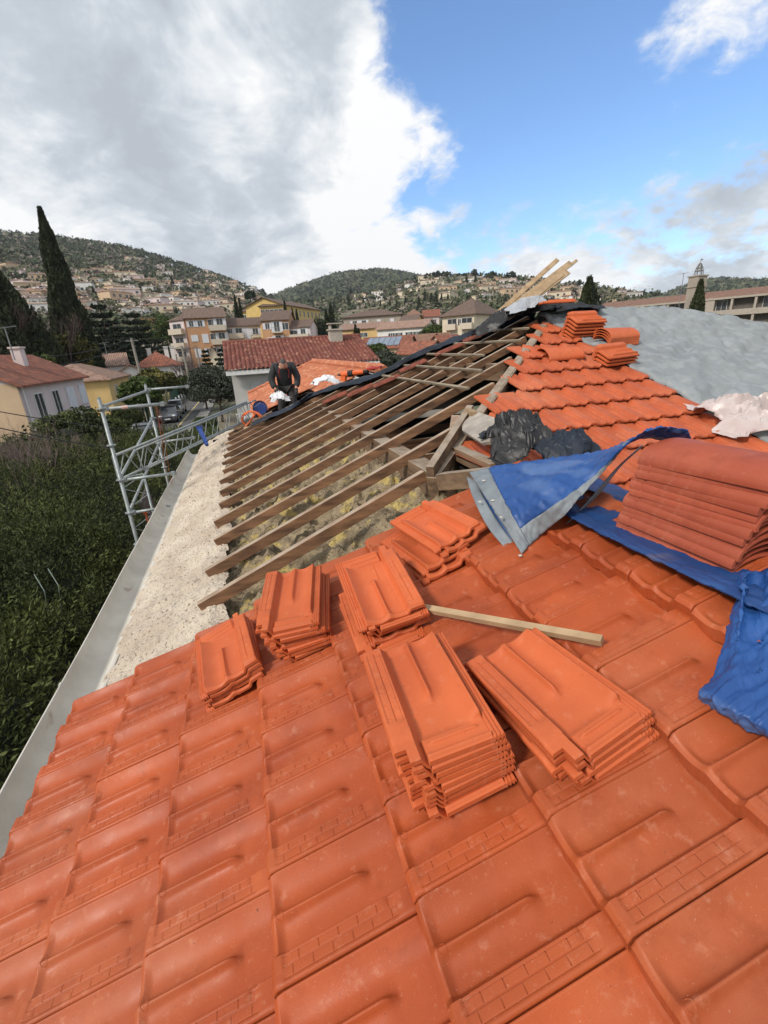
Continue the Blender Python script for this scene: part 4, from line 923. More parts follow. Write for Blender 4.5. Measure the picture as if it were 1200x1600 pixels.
# single trees standing out on the hills
def hill_trees():
    g=random.Random(9); first={}
    def put(kind,px,py,hpx):
        h=ray_hit(px,py)
        if h is None:
            a=math.degrees(math.atan2(raydir(px,py)[0],raydir(px,py)[1])); D=prof(NEAR_D,a)*.99; P=np.array([math.sin(R(a))*D,math.cos(R(a))*D,terr(a,D)]); r=D
        else: r,a,P=h
        H=hpx/705*r/math.cos(R(20))
        if kind not in first:
            if kind=='pine': t=round_tree('umbrella_pine','x',(0,0,0),1,(.46,.46,.30),LF_PINE,500,.16,3,nc=14,cr=.36,crown_z=.70); lab='broad dark pine at the left start of the right hill crest'; gp='pines on the hill crests'
            else: t=cypress('cypress_tree','x',(0,0,0),1,.13,None,350,.14,5); lab='slim dark cypress standing low in front of the far forested hill'; gp='distant cypresses on the hills'
            t['label']=lab;t['group']=gp; first[kind]=t; t.location=tuple(P); t.scale=(H,H,H)
            t['label']+=' left of the yellow buildings' if px<400 and kind=='cyp' else ''
        else:
            w='slim dark cypress %s'%('low on the middle hill above the stone villa' if px<625 else 'among trees above the cream apartment building' if px<725 else 'on the right crest near the leaning planks' if px<900 else 'on the low crest right of the twin tipped cypress' if px>960 else 'x') if kind=='cyp' and px>400 else None
            if kind=='cyp' and px<400: w='slim dark cypress among the houses of the left hillside'
            if kind=='pine': w='dark pine on the crest under the left cloud, right of the left hill' if px<430 else 'broad dark pine in the row on the right hill crest' if px<730 else 'broad dark pine on the right crest near the planks'
            dup_tree(first[kind],P,g.uniform(0,6),(H*g.uniform(.9,1.15),)*2+(H,),w,w.replace('slim dark cypress','cypresses').replace('broad dark pine','pines'))
    for px,py,h in [(668,434,11),(676,433,12),(684,433,13),(694,433,12),(700,434,12),(710,436,9),(718,436,9),(726,437,9),(742,439,14),(750,438,8),(762,442,11),(769,441,13),(797,443,14),(904,454,12),(396,444,7),(408,446,10),(412,450,8),(421,449,9),(1002,466,8),(765,444,12)]: put('pine',px,py+1,h)
    for px,py,h in [(549,466,16),(546,486,20),(523,488,14),(569,488,18),(595,487,14),(648,446,12),(729,452,17),(743,450,16),(664,480,18),(674,482,18),(682,486,20),(690,480,16),(655,492,22),(610,486,13),(634,484,15),(620,488,14),(700,478,14),(830,470,16),(846,468,12),(992,468,9),(1005,468,10),(979,466,8),(273,460,18),(245,520,16),(333,470,10),(150,470,14),(290,478,9),(12,470,12),(240,445,10)]: put('cyp',px,py,h)
hill_trees()
# ------------------------------------------------------------------ buildings
def frame_of(A,B,z): A=np.array(A[:2],float);B=np.array(B[:2],float); d=B-A; return math.atan2(d[1],d[0]),np.linalg.norm(d)
def win(t,x,z,w,h,kind,y=0.,wallm=None):
    if kind=='s':
        f=MB().box((x,y-.04,z),(w,.08,h)); f=f.build('window',SHUT,t,local=True); return
    f=MB(); e=.07
    for a in (-1,1): f.box((x+a*(w/2),y-.03,z),(e,.07,h+e)); f.box((x,y-.03,z+a*h/2),(w-e,.069,e))
    f.box((x,y-.03,z),(e*.7,.06,h-e))
    fo=f.build('window',FRAME,t,local=True)
    p=MB().box((x,y-.012,z),(w-e,.03,h-e)).build('pane',DARKW,fo,local=True)
    if kind=='w':
        for a in (-1,1): MB().box((x+a*(w*.5+w*.27),y-.05,z),(w*.48,.05,h+.05)).build('shutter',SHUT,t,local=True)
def balcony(t,x,z,w,d=1.1,ph=.95,solid=True,mat=None):
    m=MB(); m.box((x,-d/2,z-.08),(w,d,.16))
    if solid: m.box((x,-d+.05,z+ph/2),(w,.1,ph)); m.box((x-w/2+.05,-d/2+.0,z+ph/2),(.1,d-.2,ph)); m.box((x+w/2-.05,-d/2,z+ph/2),(.1,d-.2,ph))
    o=m.build('balcony',mat or BALC,t,local=True)
    if not solid:
        r=MB(); r.box((x,-d+.05,z+ph),(w,.04,.05))
        for k in range(int(w/.14)+1): r.box((x-w/2+.03+k*.14,-d+.05,z+ph/2),(.025,.025,ph))
        r.build('railing',RAIL,o,local=True)
def building(name,label,A,B,depth,z1,wall,roof,rt='gable',rh=1.8,ov=.45,wins=(),z0=G,cat='building',group=None,chim=(),bal=(),cornice=None,side=()):
    ang,L=frame_of(A,B,z1); t=thing(name,label,cat,(A[0],A[1],z0),ang,group); H=z1-z0
    m=MB(); m.box((L/2,depth/2,H/2),(L,depth,H))
    if rt=='gable': m.add([(0,0,H),(0,depth,H),(0,depth/2,H+rh*.92),(L,0,H),(L,depth,H),(L,depth/2,H+rh*.92)],[(0,1,2),(3,5,4)])
    if rt=='gabley': m.add([(0,0,H),(L,0,H),(L/2,0,H+rh*.92),(0,depth,H),(L,depth,H),(L/2,depth,H+rh*.92)],[(0,1,2),(3,5,4)])
    m.build('wall',wall,t,local=True)
    r=MB(); T=.12; o=ov
    def slope(p): 
        p=np.array(p,float); k=len(p); q=p-np.array([0,0,T]); r.add(np.concatenate([p,q]),[tuple(range(k)),tuple(reversed(range(k,2*k)))]+[(i,k+i,k+(i+1)%k,(i+1)%k) for i in range(k)])
    zo=H-o*rh/(depth/2)+.1; zr=H+rh+.1
    if rt=='gable': slope([(-o,-o,zo),(L+o,-o,zo),(L+o,depth/2,zr),(-o,depth/2,zr)]); slope([(L+o,depth+o,zo),(-o,depth+o,zo),(-o,depth/2,zr+.003),(L+o,depth/2,zr+.003)])
    elif rt=='gabley':
        zo=H-o*rh/(L/2)+.1; slope([(-o,-o,zo),(L/2,-o,zr),(L/2,depth+o,zr),(-o,depth+o,zo)]); slope([(L+o,depth+o,zo),(L/2,depth+o,zr+.003),(L/2,-o,zr+.003),(L+o,-o,zo)])
    elif rt=='hip':
        k=min(depth/2,L/2-.01); slope([(-o,-o,zo),(L+o,-o,zo),(L-k,depth/2,zr),(k,depth/2,zr)]); slope([(L+o,depth+o,zo),(-o,depth+o,zo),(k,depth/2,zr),(L-k,depth/2,zr)]); slope([(L+o,-o,zo),(L+o,depth+o,zo),(L-k,depth/2,zr)]); slope([(-o,depth+o,zo),(-o,-o,zo),(k,depth/2,zr)])
    elif rt=='mono': slope([(-o,-o,H+.0),(L+o,-o,H+.0),(L+o,depth,H+rh),(-o,depth,H+rh)])
    elif rt=='flat': slope([(-o,-o,H+.1),(L+o,-o,H+.1),(L+o,depth,H+.12),(-o,depth,H+.12)])
    ro=r.build('roof',roof,t,local=True)
    for (cx,cy,cw,ch) in chim:
        m=MB(); m.box((cx*L,cy*depth,H+rh*.5+ch/2),(cw,cw*.8,ch+rh)); m.box((cx*L,cy*depth,H+rh+ch),(cw*1.25,cw,.12)); m.build('chimney',wall,ro,local=True)
    for (f,zt,w,h,kind) in wins:
        win(t,f*L,H-zt-h/2,w,h,kind)
    for (f,zt,w,d,solid) in bal: balcony(t,f*L,H-zt,w,d,.95,solid)
    return t
AD=at_d
def left_houses():
    t=building('house','pink rendered house with orange roof and satellite dish, left edge',(-13.3,33.8),(-13.0,45.4),6.6,-.95,W_PINK,RT_RED,'gable',1.75,.4,cat='house',
        wins=[(.2,.75,1.25,1.9,'o'),(.44,.75,1.15,1.7,'o'),(.68,.7,1.5,1.6,'s'),(.91,.7,1.3,1.5,'s')],chim=[(.16,.55,.75,.5),(.55,.30,.75,.5)])
    # this facade looks at the street: a peach painted end wall
    H=-.95-G
    MB().box((-.03,3.3,H/2),(.05,6.6,H)).build('end_wall',W_PEACH,t,local=True)
    MB().tube([(.25,-.12,H-.2),(.25,-.12,0.3)],.05,8).build('drainpipe',FRAME,t,local=True)
    d=MB(); n=16
    V=[(0,0,0)]+[(math.cos(a)*.34,.10+math.cos(a)*.30,math.sin(a)*.48) for a in np.linspace(0,2*math.pi,n,endpoint=False)]; d.add(np.array(V)+np.array([2.2,1.9,H+1.75]),[(0,i+1,(i+1)%n+1) for i in range(n)]); d.tube([(2.2,2.0,H+.7),(2.2,2.0,H+1.75)],.03,6); d.build('satellite_dish',FRAME,t,local=True)
    antenna(AD(20,552,37)+np.array([0,0,-.4]),1.9,'tall television antenna with side mast on the pink house roof')
    t=building('house','ochre yellow house with pale clay tile roof and three dark doors',(-15.3,62),(-15.7,75.6),9,-1.8,W_OCHRE,RT_PINK,'hip',1.7,.5,cat='house',wins=[(.25,.9,1.1,2.0,'o'),(.55,.9,1.3,2.,'o'),(.85,.9,1.1,1.9,'o')],chim=[(.2,.7,.7,.5)])
    antenna(np.array([-17.,72.,-.6]),3.0,'television antenna on the ochre house roof')
    building('house','small house with pale pink clay roof behind the leaning utility pole',AD(152,572,84),AD(197,567,84),7,AD(170,570,84)[2],W_WHITE,RT_PINK,'gable',1.6,cat='house')
    building('house','white house with red hipped roof left of the two thin poles',AD(212,574,90),AD(282,568,90),9,AD(240,571,90)[2],W_WHITE,RT_RED,'hip',2.2,cat='house',chim=[(.35,.6,.7,.6),(.75,.6,.7,.8),(.9,.6,.7,.8)],wins=[(.3,.8,1.,1.2,'o'),(.6,.8,1.,1.2,'s')])
    building('house','low white gabled house below the red hipped roof',AD(180,590,76),AD(232,584,76),7,AD(205,584,76)[2],W_WHITE,RT_OLD,'gabley',1.2,cat='house')
    building('house','orange roofed cottage at the foot of the hill left of the apartments',AD(222,500,190),AD(243,499,190),8,AD(230,503,190)[2],W_PEACH,RT_RED,'gable',1.5,cat='house')
    building('house','dull brown roofed house behind trees left of the apartments',AD(238,522,150),AD(262,520,150),9,AD(250,524,150)[2],W_GREY,RT_BR,'gable',2,cat='house')
    building('house','thin cream gabled house between the two conifers',AD(327,552,75),AD(338,551,75),6,AD(332,552,75)[2],W_CREAM,RT_RED,'gabley',1.,.2,cat='house')
def antenna(p,h,label):
    t=thing('television_antenna',label,'antenna',p); m=MB(); m.tube([(0,0,0),(0,0,h)],.035,6); m.build('mast',RAIL,t,local=True)
    m=MB(); m.tube([(-.6,0,h-.1),(.6,0,h+.02)],.02,5)
    for k in range(9): m.tube([(-.56+.135*k,-.28,h-.1+.013*k),(-.56+.135*k,.28,h-.1+.013*k)],.013,4)
    m.build('elements',RAIL,t,local=True)
left_houses()
def apartments():
    # block with side loggias
    A,B=AD(288,496,111),AD(350,494,111); z=A[2]-.1
    W=[]
    L=np.linalg.norm((B-A)[:2])
    for i,(zt) in enumerate((.6,3.4,6.2,9.)):
        if i==0: W+= [(.14,zt,.9,1.2,'w'),(.36,zt,.95,1.2,'w')]
        elif i in(1,2): W+= [(.16,zt,1.4,1.3,'s'),(.43,zt-.1,1.3,1.8,'s')] if i==1 else [(.18,zt,1.3,1.8,'s'),(.47,zt,.95,1.2,'w')]
        else: W+= [(.2,zt,1.3,1.3,'s')]
    for i in range(4): W+= [(.66,.5+2.8*i,1.6,1.7,'o'),(.86,.35+2.8*i,1.3,2.1,'w')]
    building('apartment_block','orange four storey apartment block with balconies, the tallest of the row',A,B,11,z,W_ORANGE,RT_BR,'gable',2.2,.4,W,bal=[(.78,2.6,L*.42,1.2,True),(.78,5.4,L*.42,1.2,True),(.78,8.2,L*.42,1.2,True)])
    A2,B2=AD(264,504,115),AD(286,499,112); L=np.linalg.norm((B2-A2)[:2]); z2=A2[2]+.3
    building('apartment_block','narrow loggia wing with white balconies at the left end of the row',A2,B2,10,z2,W_PINK,RT_BR,'gable',1.6,.3,[(.5,.7+2.8*i,2.4,1.7,'o') for i in range(4)],bal=[(.5,2.7+2.8*i,L*.9,1.,True) for i in range(4)])
    A3,B3=AD(352,509,113),AD(406,506,113); L=np.linalg.norm((B3-A3)[:2])
    building('apartment_block','lower cream apartment wing between the two orange blocks',A3,B3,10,A3[2]-.1,W_CREAM,RT_BR,'gable',1.8,.4,[(.12,.6,1.6,1.6,'o'),(.36,.5,1.4,1.9,'w'),(.62,.6,.9,3.6,'s'),(.84,.7,1.2,1.3,'w'),(.12,3.4,1.6,1.6,'o'),(.36,3.3,1.4,1.9,'w'),(.84,3.5,1.2,1.3,'o'),(.3,6.,1.6,1.7,'o'),(.8,6.,1.6,1.7,'o')],bal=[(.25,2.5,L*.45,1.1,True),(.25,5.3,L*.45,1.1,True),(.84,2.5,L*.25,1.,False),(.84,5.3,L*.25,1.,True)])
    A4,B4=AD(407,500,108),AD(450,498,107); L=np.linalg.norm((B4-A4)[:2])
    building('apartment_block','orange apartment tower with a central balcony column, right of the row',A4,B4,10,A4[2]-.1,W_ORANGE,RT_BR,'gable',2.,.4,[(.22,.6,.95,1.2,'w'),(.25,3.5,1.2,1.2,'s'),(.25,6.3,.8,1.2,'w')]+[(.56,.4+2.8*i,1.2,2.0,'w') for i in range(3)]+[(.86,.7+2.8*i,1.5,1.4,'o') for i in range(3)],bal=[(.56,2.5+2.8*i,L*.36,1.1,False) for i in range(3)])
    A5,B5=AD(451,512,108),AD(484,510,107); L=np.linalg.norm((B5-A5)[:2])
    building('apartment_block','low pink balconied wing at the right end of the apartment row',A5,B5,9,A5[2]-.0,W_PINK,RT_BR,'gable',1.6,.3,[(.22,.6,1.6,1.5,'o'),(.66,.4,1.1,1.9,'w'),(.22,3.3,1.6,1.5,'o'),(.66,3.2,1.4,1.9,'o')],bal=[(.48,2.4,L*.9,1.,True),(.48,5.2,L*.9,1.,True)])
    building('annexe','low white boundary building behind the apartment row',AD(352,502,150),AD(374,500,150),6,AD(360,497,150)[2],W_WHITE,RT_PINK,'flat',.1)
    A,B=AD(378,486,168),AD(408,483,166)
    building('school_building','small yellow pavilion with brown hipped roof on the hill',A,B,12,A[2],W_YEL,RT_BR,'hip',2.4,.6,[((i+.5)/5,1.2,1.1,1.9,'o') for i in range(5)],z0=-6)
    A,B=AD(406,478,161),AD(441,474,160)
    building('school_building','tall yellow building front with arched dark windows behind the orange tower',A,B,16,A[2],W_YEL,RT_BR,'hip',2.4,.7,[((i+.5)/5,1.2,1.3,2.2,'o') for i in range(5)])
    A,B=AD(441,475,160),at_z(500,484,AD(441,475,160)[2])
    building('school_building','long yellow wing with a row of small dark windows running right',A,B,13,A[2],W_YEL,RT_BR,'gable',2.4,.7,[((i+.6)/9,1.3,1.2,1.9,'o') for i in range(9)])
    A,B=AD(536,496,150),AD(626,494,148)
    building('villa','long beige stone villa with white shutters under a brown roof',A,B,12,A[2],W_GREY,RT_BR,'hip',1.8,.6,[(.2,1.2,1.4,2.0,'w'),(.36,1.2,1.4,2.,'w'),(.62,1.2,1.2,1.8,'s'),(.85,1.2,1.2,1.8,'s')])
    A,B=AD(527,516,124),AD(590,514,121)
    building('hall','low yellow hall with pale tile roof and three high dark windows',A,B,12,A[2],W_OCHRE,RT_PINK,'gable',1.5,.5,[(.16,1.,1.6,1.0,'o'),(.58,1.,1.4,1.,'o'),(.68,1.,1.4,1.,'o')])
    A,B=AD(589,515,116),AD(664,513,113)
    building('hall','low white hall with a row of tall dark windows',A,B,12,A[2],W_WHITE,RT_PINK,'gable',1.7,.5,[((q-589)/75,1.,1.,2.4,'o') for q in (610,614,621,626,637,642,649,654)])
    A,B=AD(625,502,135),AD(650,500,134)
    building('house','yellow painted house with brown roof above the white hall',A,B,10,A[2],W_YEL,RT_BR,'gable',1.6,.4,[(.3,1.2,1.,1.3,'s'),(.7,1.2,1.,1.3,'o')],cat='house')
    building('house','cream gabled house with brown roof left of the cream apartments',AD(634,492,150),AD(660,491,150),9,AD(645,493,150)[2],W_CREAM,RT_OLD,'hip',2.,cat='house')
    building('house','reddish house with clay roof beside the leafless tree',AD(662,493,150),AD(686,492,150),9,AD(670,494,150)[2],W_PINK,RT_RED,'gable',2.,cat='house',wins=[(.3,1,1,1.3,'o'),(.7,1,1,1.3,'o')])
    A,B=AD(691,494,100),AD(741,489,97); L=np.linalg.norm((B-A)[:2])
    A6,B6=B,AD(785,492,90)
    bx=building('apartment_building','cream three storey apartment building with hipped brown roof and loggias',A,B,14,A[2]+.1,W_CREAM,RT_BR,'hip',3.2,.6,[(.32,.8,2.0,1.8,'o'),(.78,.8,2.2,1.8,'o'),(.32,3.6,2.,1.8,'o'),(.78,3.6,2.2,1.8,'o'),(.32,6.4,2.,1.8,'o'),(.78,6.4,2.2,1.8,'o'),(.55,.9,.7,1.2,'o')],bal=[(.3,2.7+2.8*i,L*.34,.9,True) for i in range(3)]+[(.8,2.7+2.8*i,L*.36,.9,True) for i in range(3)],chim=[(.55,.5,.8,.3)])
    # solar roof and low roofs
    A,B=AD(562,546,82),AD(636,542,80)
    t=building('house','low building with clay roof carrying blue grey solar panels',A,B,9,A[2],W_PEACH,RT_RED,'gable',1.8,.4,cat='house')
    L=np.linalg.norm((B-A)[:2]); H=A[2]-G
    for k in range(6):
        x0=L*.10+k*L*.12; y0,y1=.6,3.9; zz=lambda y:H+.1+1.8*y/4.5+.08
        MB().add([(x0,y0,zz(y0)),(x0+L*.112,y0,zz(y0)),(x0+L*.112,y1,zz(y1)),(x0,y1,zz(y1)),(x0,y0,zz(y0)-.04),(x0+L*.112,y0,zz(y0)-.04)],[(0,1,2,3),(0,4,5,1)]).build('solar_panel',SOLAR,t,local=True)
    building('house','orange roofed shed just behind the solar roof',AD(622,552,60),AD(664,548,58),5,AD(640,551,60)[2],W_WHITE,RT_RED,'gable',1.2,cat='house')
    building('house','small white gabled house with brown roof in front of the white hall',AD(634,536,90),AD(668,532,88),6,AD(650,534,90)[2],W_WHITE,RT_OLD,'gable',1.2,cat='house')
    building('house','bright orange roofed house left of the cream apartments',AD(668,541,80),AD(694,538,78),6,AD(680,540,80)[2],W_CREAM,RT_RED,'gabley',1.5,cat='house')
    building('house','long low roof with terracotta tiles below the cream apartments',AD(664,530,95),AD(700,528,95),6,AD(680,531,95)[2],W_CREAM,RT_OLD,'gable',1.2,cat='house')
SOLAR=M('solar_panel_glass',(.10,.14,.20),.25,(.16,.20,.26),scale=1,bump=0,spec=.7,wave=None)
apartments()
def right_building():
    A,B0_=at_z(930,483,4.6),at_z(1200,457,4.6); B=A+(B0_-A)*1.5; ang,L=frame_of(A,B,0); f=lambda px: None
    t=building('residence_building','long beige residence with open loggias and a low clay tile roof, far right',A,B,14,4.6,W_GREY,RT_OLD,'gable',1.3,.9)
    H=4.6-G
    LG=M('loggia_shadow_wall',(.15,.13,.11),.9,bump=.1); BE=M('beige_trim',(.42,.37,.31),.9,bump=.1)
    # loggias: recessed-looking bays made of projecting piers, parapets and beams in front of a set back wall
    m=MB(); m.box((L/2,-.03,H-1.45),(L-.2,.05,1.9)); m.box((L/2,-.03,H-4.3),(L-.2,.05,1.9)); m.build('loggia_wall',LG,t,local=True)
    m=MB(); m.box((L/2,-.7,H-.30),(L,1.4,.34)); m.build('roof_beam',BE,t,local=True)
    for k,z in enumerate((H-2.75,H-5.6)):
        m=MB(); m.box((L/2,-1.3,z),(L,.2,.95)); m.box((L/2,-.7,z-.4),(L,1.2,.15)); m.build('parapet',BE,t,local=True)
    n=13
    for i in range(n):
        x=L*(i+.3)/n; w=.35 if i%3 else 1.6
        MB().box((x,-.7,H-3.2),(w,1.16,5.4)).build('pier',BE,t,local=True)
        if i%2==0: win(t,x+L/n*.5,H-1.5,1.6,1.9,'o',y=-.07)
    c=AD(1086,462,74)
    bt=thing('bell_tower','square beige tower with a wrought iron bell cage on the long residence','tower',(c[0],c[1],-4.)); top=AD(1086,432,74)[2]
    m=MB(); m.box((0,0,(top-(-4))/2),(1.4,1.4,top+4)); m.box((0,0,top+4-1.2),(1.6,1.6,.13)); m.box((0,0,top+4),(1.6,1.6,.13)); m.build('shaft',W_GREY,bt,local=True)
    m=MB(); z=top+4.1
    for k in range(6):
        a=k*math.pi/3; p=[(math.cos(a)*.5*s_,math.sin(a)*.5*s_,z+h_*.8) for s_,h_ in ((1,0),(.85,.6),(.7,1.0),(.35,1.5),(0.05,1.7))]; m.tube(p,.05,5)
    for zz,rr_ in ((.48,.44),(.84,.35)): m.tube([(math.cos(a)*rr_,math.sin(a)*rr_,z+zz) for a in np.linspace(0,2*math.pi,13)],.045,5)
    m.tube([(0,0,z+1.2),(0,0,z+1.9)],.03,5); m.box((.18,0,z+1.7),(.3,.03,.12)); m.build('bell_cage',RAIL,bt,local=True)
    MB().tube([(0,0,z+.5),(0,0,z+.55),(0,0,z+1.0),(0,0,z+1.1)],[.30,.27,.14,.05],10).build('bell',RAIL,bt,local=True)
    a=AD(1062,470,70); antenna(a+np.array([0,0,-.6]),3.6,'television antenna on the roof of the long residence')
right_building()
def neighbour():
    Y=27.; A=np.array([-.62,Y]);B=np.array([7.45,Y]); z1=-.85
    t=thing('house','neighbouring white house with a dark red ribbed tile roof, behind the worker','house',(A[0],A[1],G)); L=8.07; H=z1-G
    m=MB(); m.box((L/2,4.2,H/2),(L,8.4,H-.0)); m.build('wall',M('neighbour_render',(.50,.49,.46),.9,(.42,.41,.38),scale=.8,bump=.1),t,local=True)
    RTN=M('dark_ribbed_clay',(.20,.06,.04),.75,(.13,.04,.028),scale=1.6,detail=8,bump=.2,bscale=30,speck=((.42,.22,.15),3,.58,.6))
    rows=26; cols=36*8+1; ri=1.42; rd=4.6
    P=np.zeros((rows*3,cols,3))
    for i in range(rows):
        for q,(s,dz) in enumerate(((0,.0),(.0,.035),(.97,.0))):
            v=(i+s)/rows
            for j in range(cols):
                x=-.25+(L+.5)*j/(cols-1); ph=math.sin(j/8*2*math.pi)
                P[i*3+q,j]=(x,-.5+rd*v,H+.05+ri*v+.05*ph+dz*(1 if q==1 else 0)+.02)
    MB().slab(P,-.05).build('roof',RTN,t,local=True)
    m=MB(); m.tube([(-.3,4.12,H+1.52),(L+.3,4.12,H+1.52)],.14,8); m.build('ridge_tiles',RTN,t,local=True)
    m=MB(); m.add([(-.25,4.1,H+1.45),(L+.25,4.1,H+1.45),(L+.25,8.7,H),(-.25,8.7,H)],[(0,1,2,3)]); m.build('roof',RTN,t,local=True)
    MB().box((L/2,-.42,H-.12),(L+.5,.14,.22)).build('fascia',FRAME,t,local=True)
    m=MB(); m.box((L-1.5,3.2,H+1.3),(.8,.6,1.2)); m.box((L-1.5,3.2,H+1.92),(.95,.75,.08))
    for a in (-.3,.3): m.box((L-1.5+a,3.2,H+2.1),(.1,.5,.3))
    m.box((L-1.5,3.2,H+2.27),(.9,.65,.06)); m.build('chimney',CONC,t,local=True)
    # garage like panel door, balcony and air conditioner
    for k in range(3): MB().box((1.25+k*.66,-.03,H-1.75),(.64,.06,2.2)).build('panel_door',SHUTG,t,local=True)
    m=MB(); m.box((.45,-.35,H-3.2),(1.1,.7,.12))
    for k in range(9): m.box((-.05+k*.125,-.68,H-2.7),(.025,.025,.9))
    m.box((.45,-.68,H-2.25),(1.1,.04,.04)); m.build('balcony',FRAME,t,local=True)
    a=MB().box((.55,-.3,H-2.75),(.8,.32,.6)).build('air_conditioner',FRAME,t,local=True); MB().tube([(.45,-.465,H-2.75),(.45,-.48,H-2.75)],.22,14).build('fan',DARKW,a,local=True)
    win(t,L-2.4,H-1.1,1.1,.9,'o'); 
    # lean-to roof in front on the left, and low white parapet on the right
    m=MB(); m.box((L*.78,-1.4,(H-.5)/2),(3.4,1.8,H-.5)); m.build('side_wall',W_WHITE,t,local=True)
    # roof of the north wing of our own house
    lst=[]; a=np.array([SWc,0,SWs]);b=np.array([0,1.,0]); x0=.07;z0=-1.55
    for k in range(7):
        for j in range(36):
            o=np.array([x0+k*.40*SWc,(11.95 if k<4 else 10.2)+j*.27,z0+k*.40*SWs])+nW*.03
            if o[1]>18.9: break
            V=LOWT; sc=1.07; lay(lst,(LOWT[0]*np.array([sc,sc*1.0,1]),LOWT[1],LOWT[2]),o,a,b,nW,.05)
    join_tiles(lst,'roof_tiles',bpy.data.materials['wing_clay'],house)
    m=MB(); xr=x0+2.72
    m.add([(x0,11.95,z0-.02),(x0,19.1,z0-.02),(xr,19.1,z0+1.02),(xr,11.95,z0+1.02),(xr+2.7,19.1,z0),(xr+2.7,11.95,z0)],[(0,1,2,3),(3,2,4,5)]); m.build('roof_deck',RT_OLD,house)
    m=MB(); m.box(((x0+xr+2.7)/2,15,(z0-.1+G)/2),(5.2,7.8,z0-.1-G)); m.add([(x0+.1,18.95,z0-.1),(xr+2.5,18.95,z0-.1),(xr,18.95,z0+.95)],[(0,1,2)]); m.build('wall',CONC,house)
    m=MB()
    for k in range(24): y=9.3+k*.41; m.tube([(xr,y,z0+1.06),(xr,y+.43,z0+1.09)],[.10,.115],8)
    m.build('ridge_tiles',bpy.data.materials['wing_clay'],house)
    m=MB()
    for k in range(7): m.tube([(x0+k*.4*SWc,19.0,z0+.06+k*.4*SWs),(x0+(k*.4+.43)*SWc,19.0,z0+.06+(k*.4+.43)*SWs)],[.09,.075],8)
    m.build('verge_tiles',bpy.data.materials['wing_clay'],house)
M('wing_clay',(.50,.165,.075),.8,(.36,.115,.055),scale=2.5,bump=.2,bscale=60,speck=((.60,.32,.2),6,.56,.6))
neighbour()
#FOREGROUND_LEFT
def road():
    ASPH=M('asphalt',(.105,.10,.098),.9,(.075,.073,.07),scale=.6,detail=8,bump=.3,bscale=40,speck=((.16,.155,.15),60,.62,.4)); PAVE=M('pavement',(.26,.24,.22),.9,(.2,.19,.17),scale=1,bump=.2)
    YL=M('yellow_road_paint',(.55,.42,.16),.8,(.40,.33,.18),scale=4,bump=.1)
    z=G+.01
    def strip(n,x0,x1,y0,y1,zz,h,mt,kind='structure'):
        m=MB(); m.box(((x0+x1)/2,(y0+y1)/2,zz-h/2),(x1-x0,y1-y0,h)); return tag(m.build(n,mt),kind=kind)
    strip('road',-9.2,-5.3,14,150,z+.0,.05,ASPH); strip('road_marking',-6.55,-6.40,14,140,z+.006,.01,YL)
    strip('pavement',-5.3,-4.2,14,150,z+.11,.14,PAVE); strip('pavement',-10.4,-9.2,14,150,z+.11,.14,PAVE)
road()
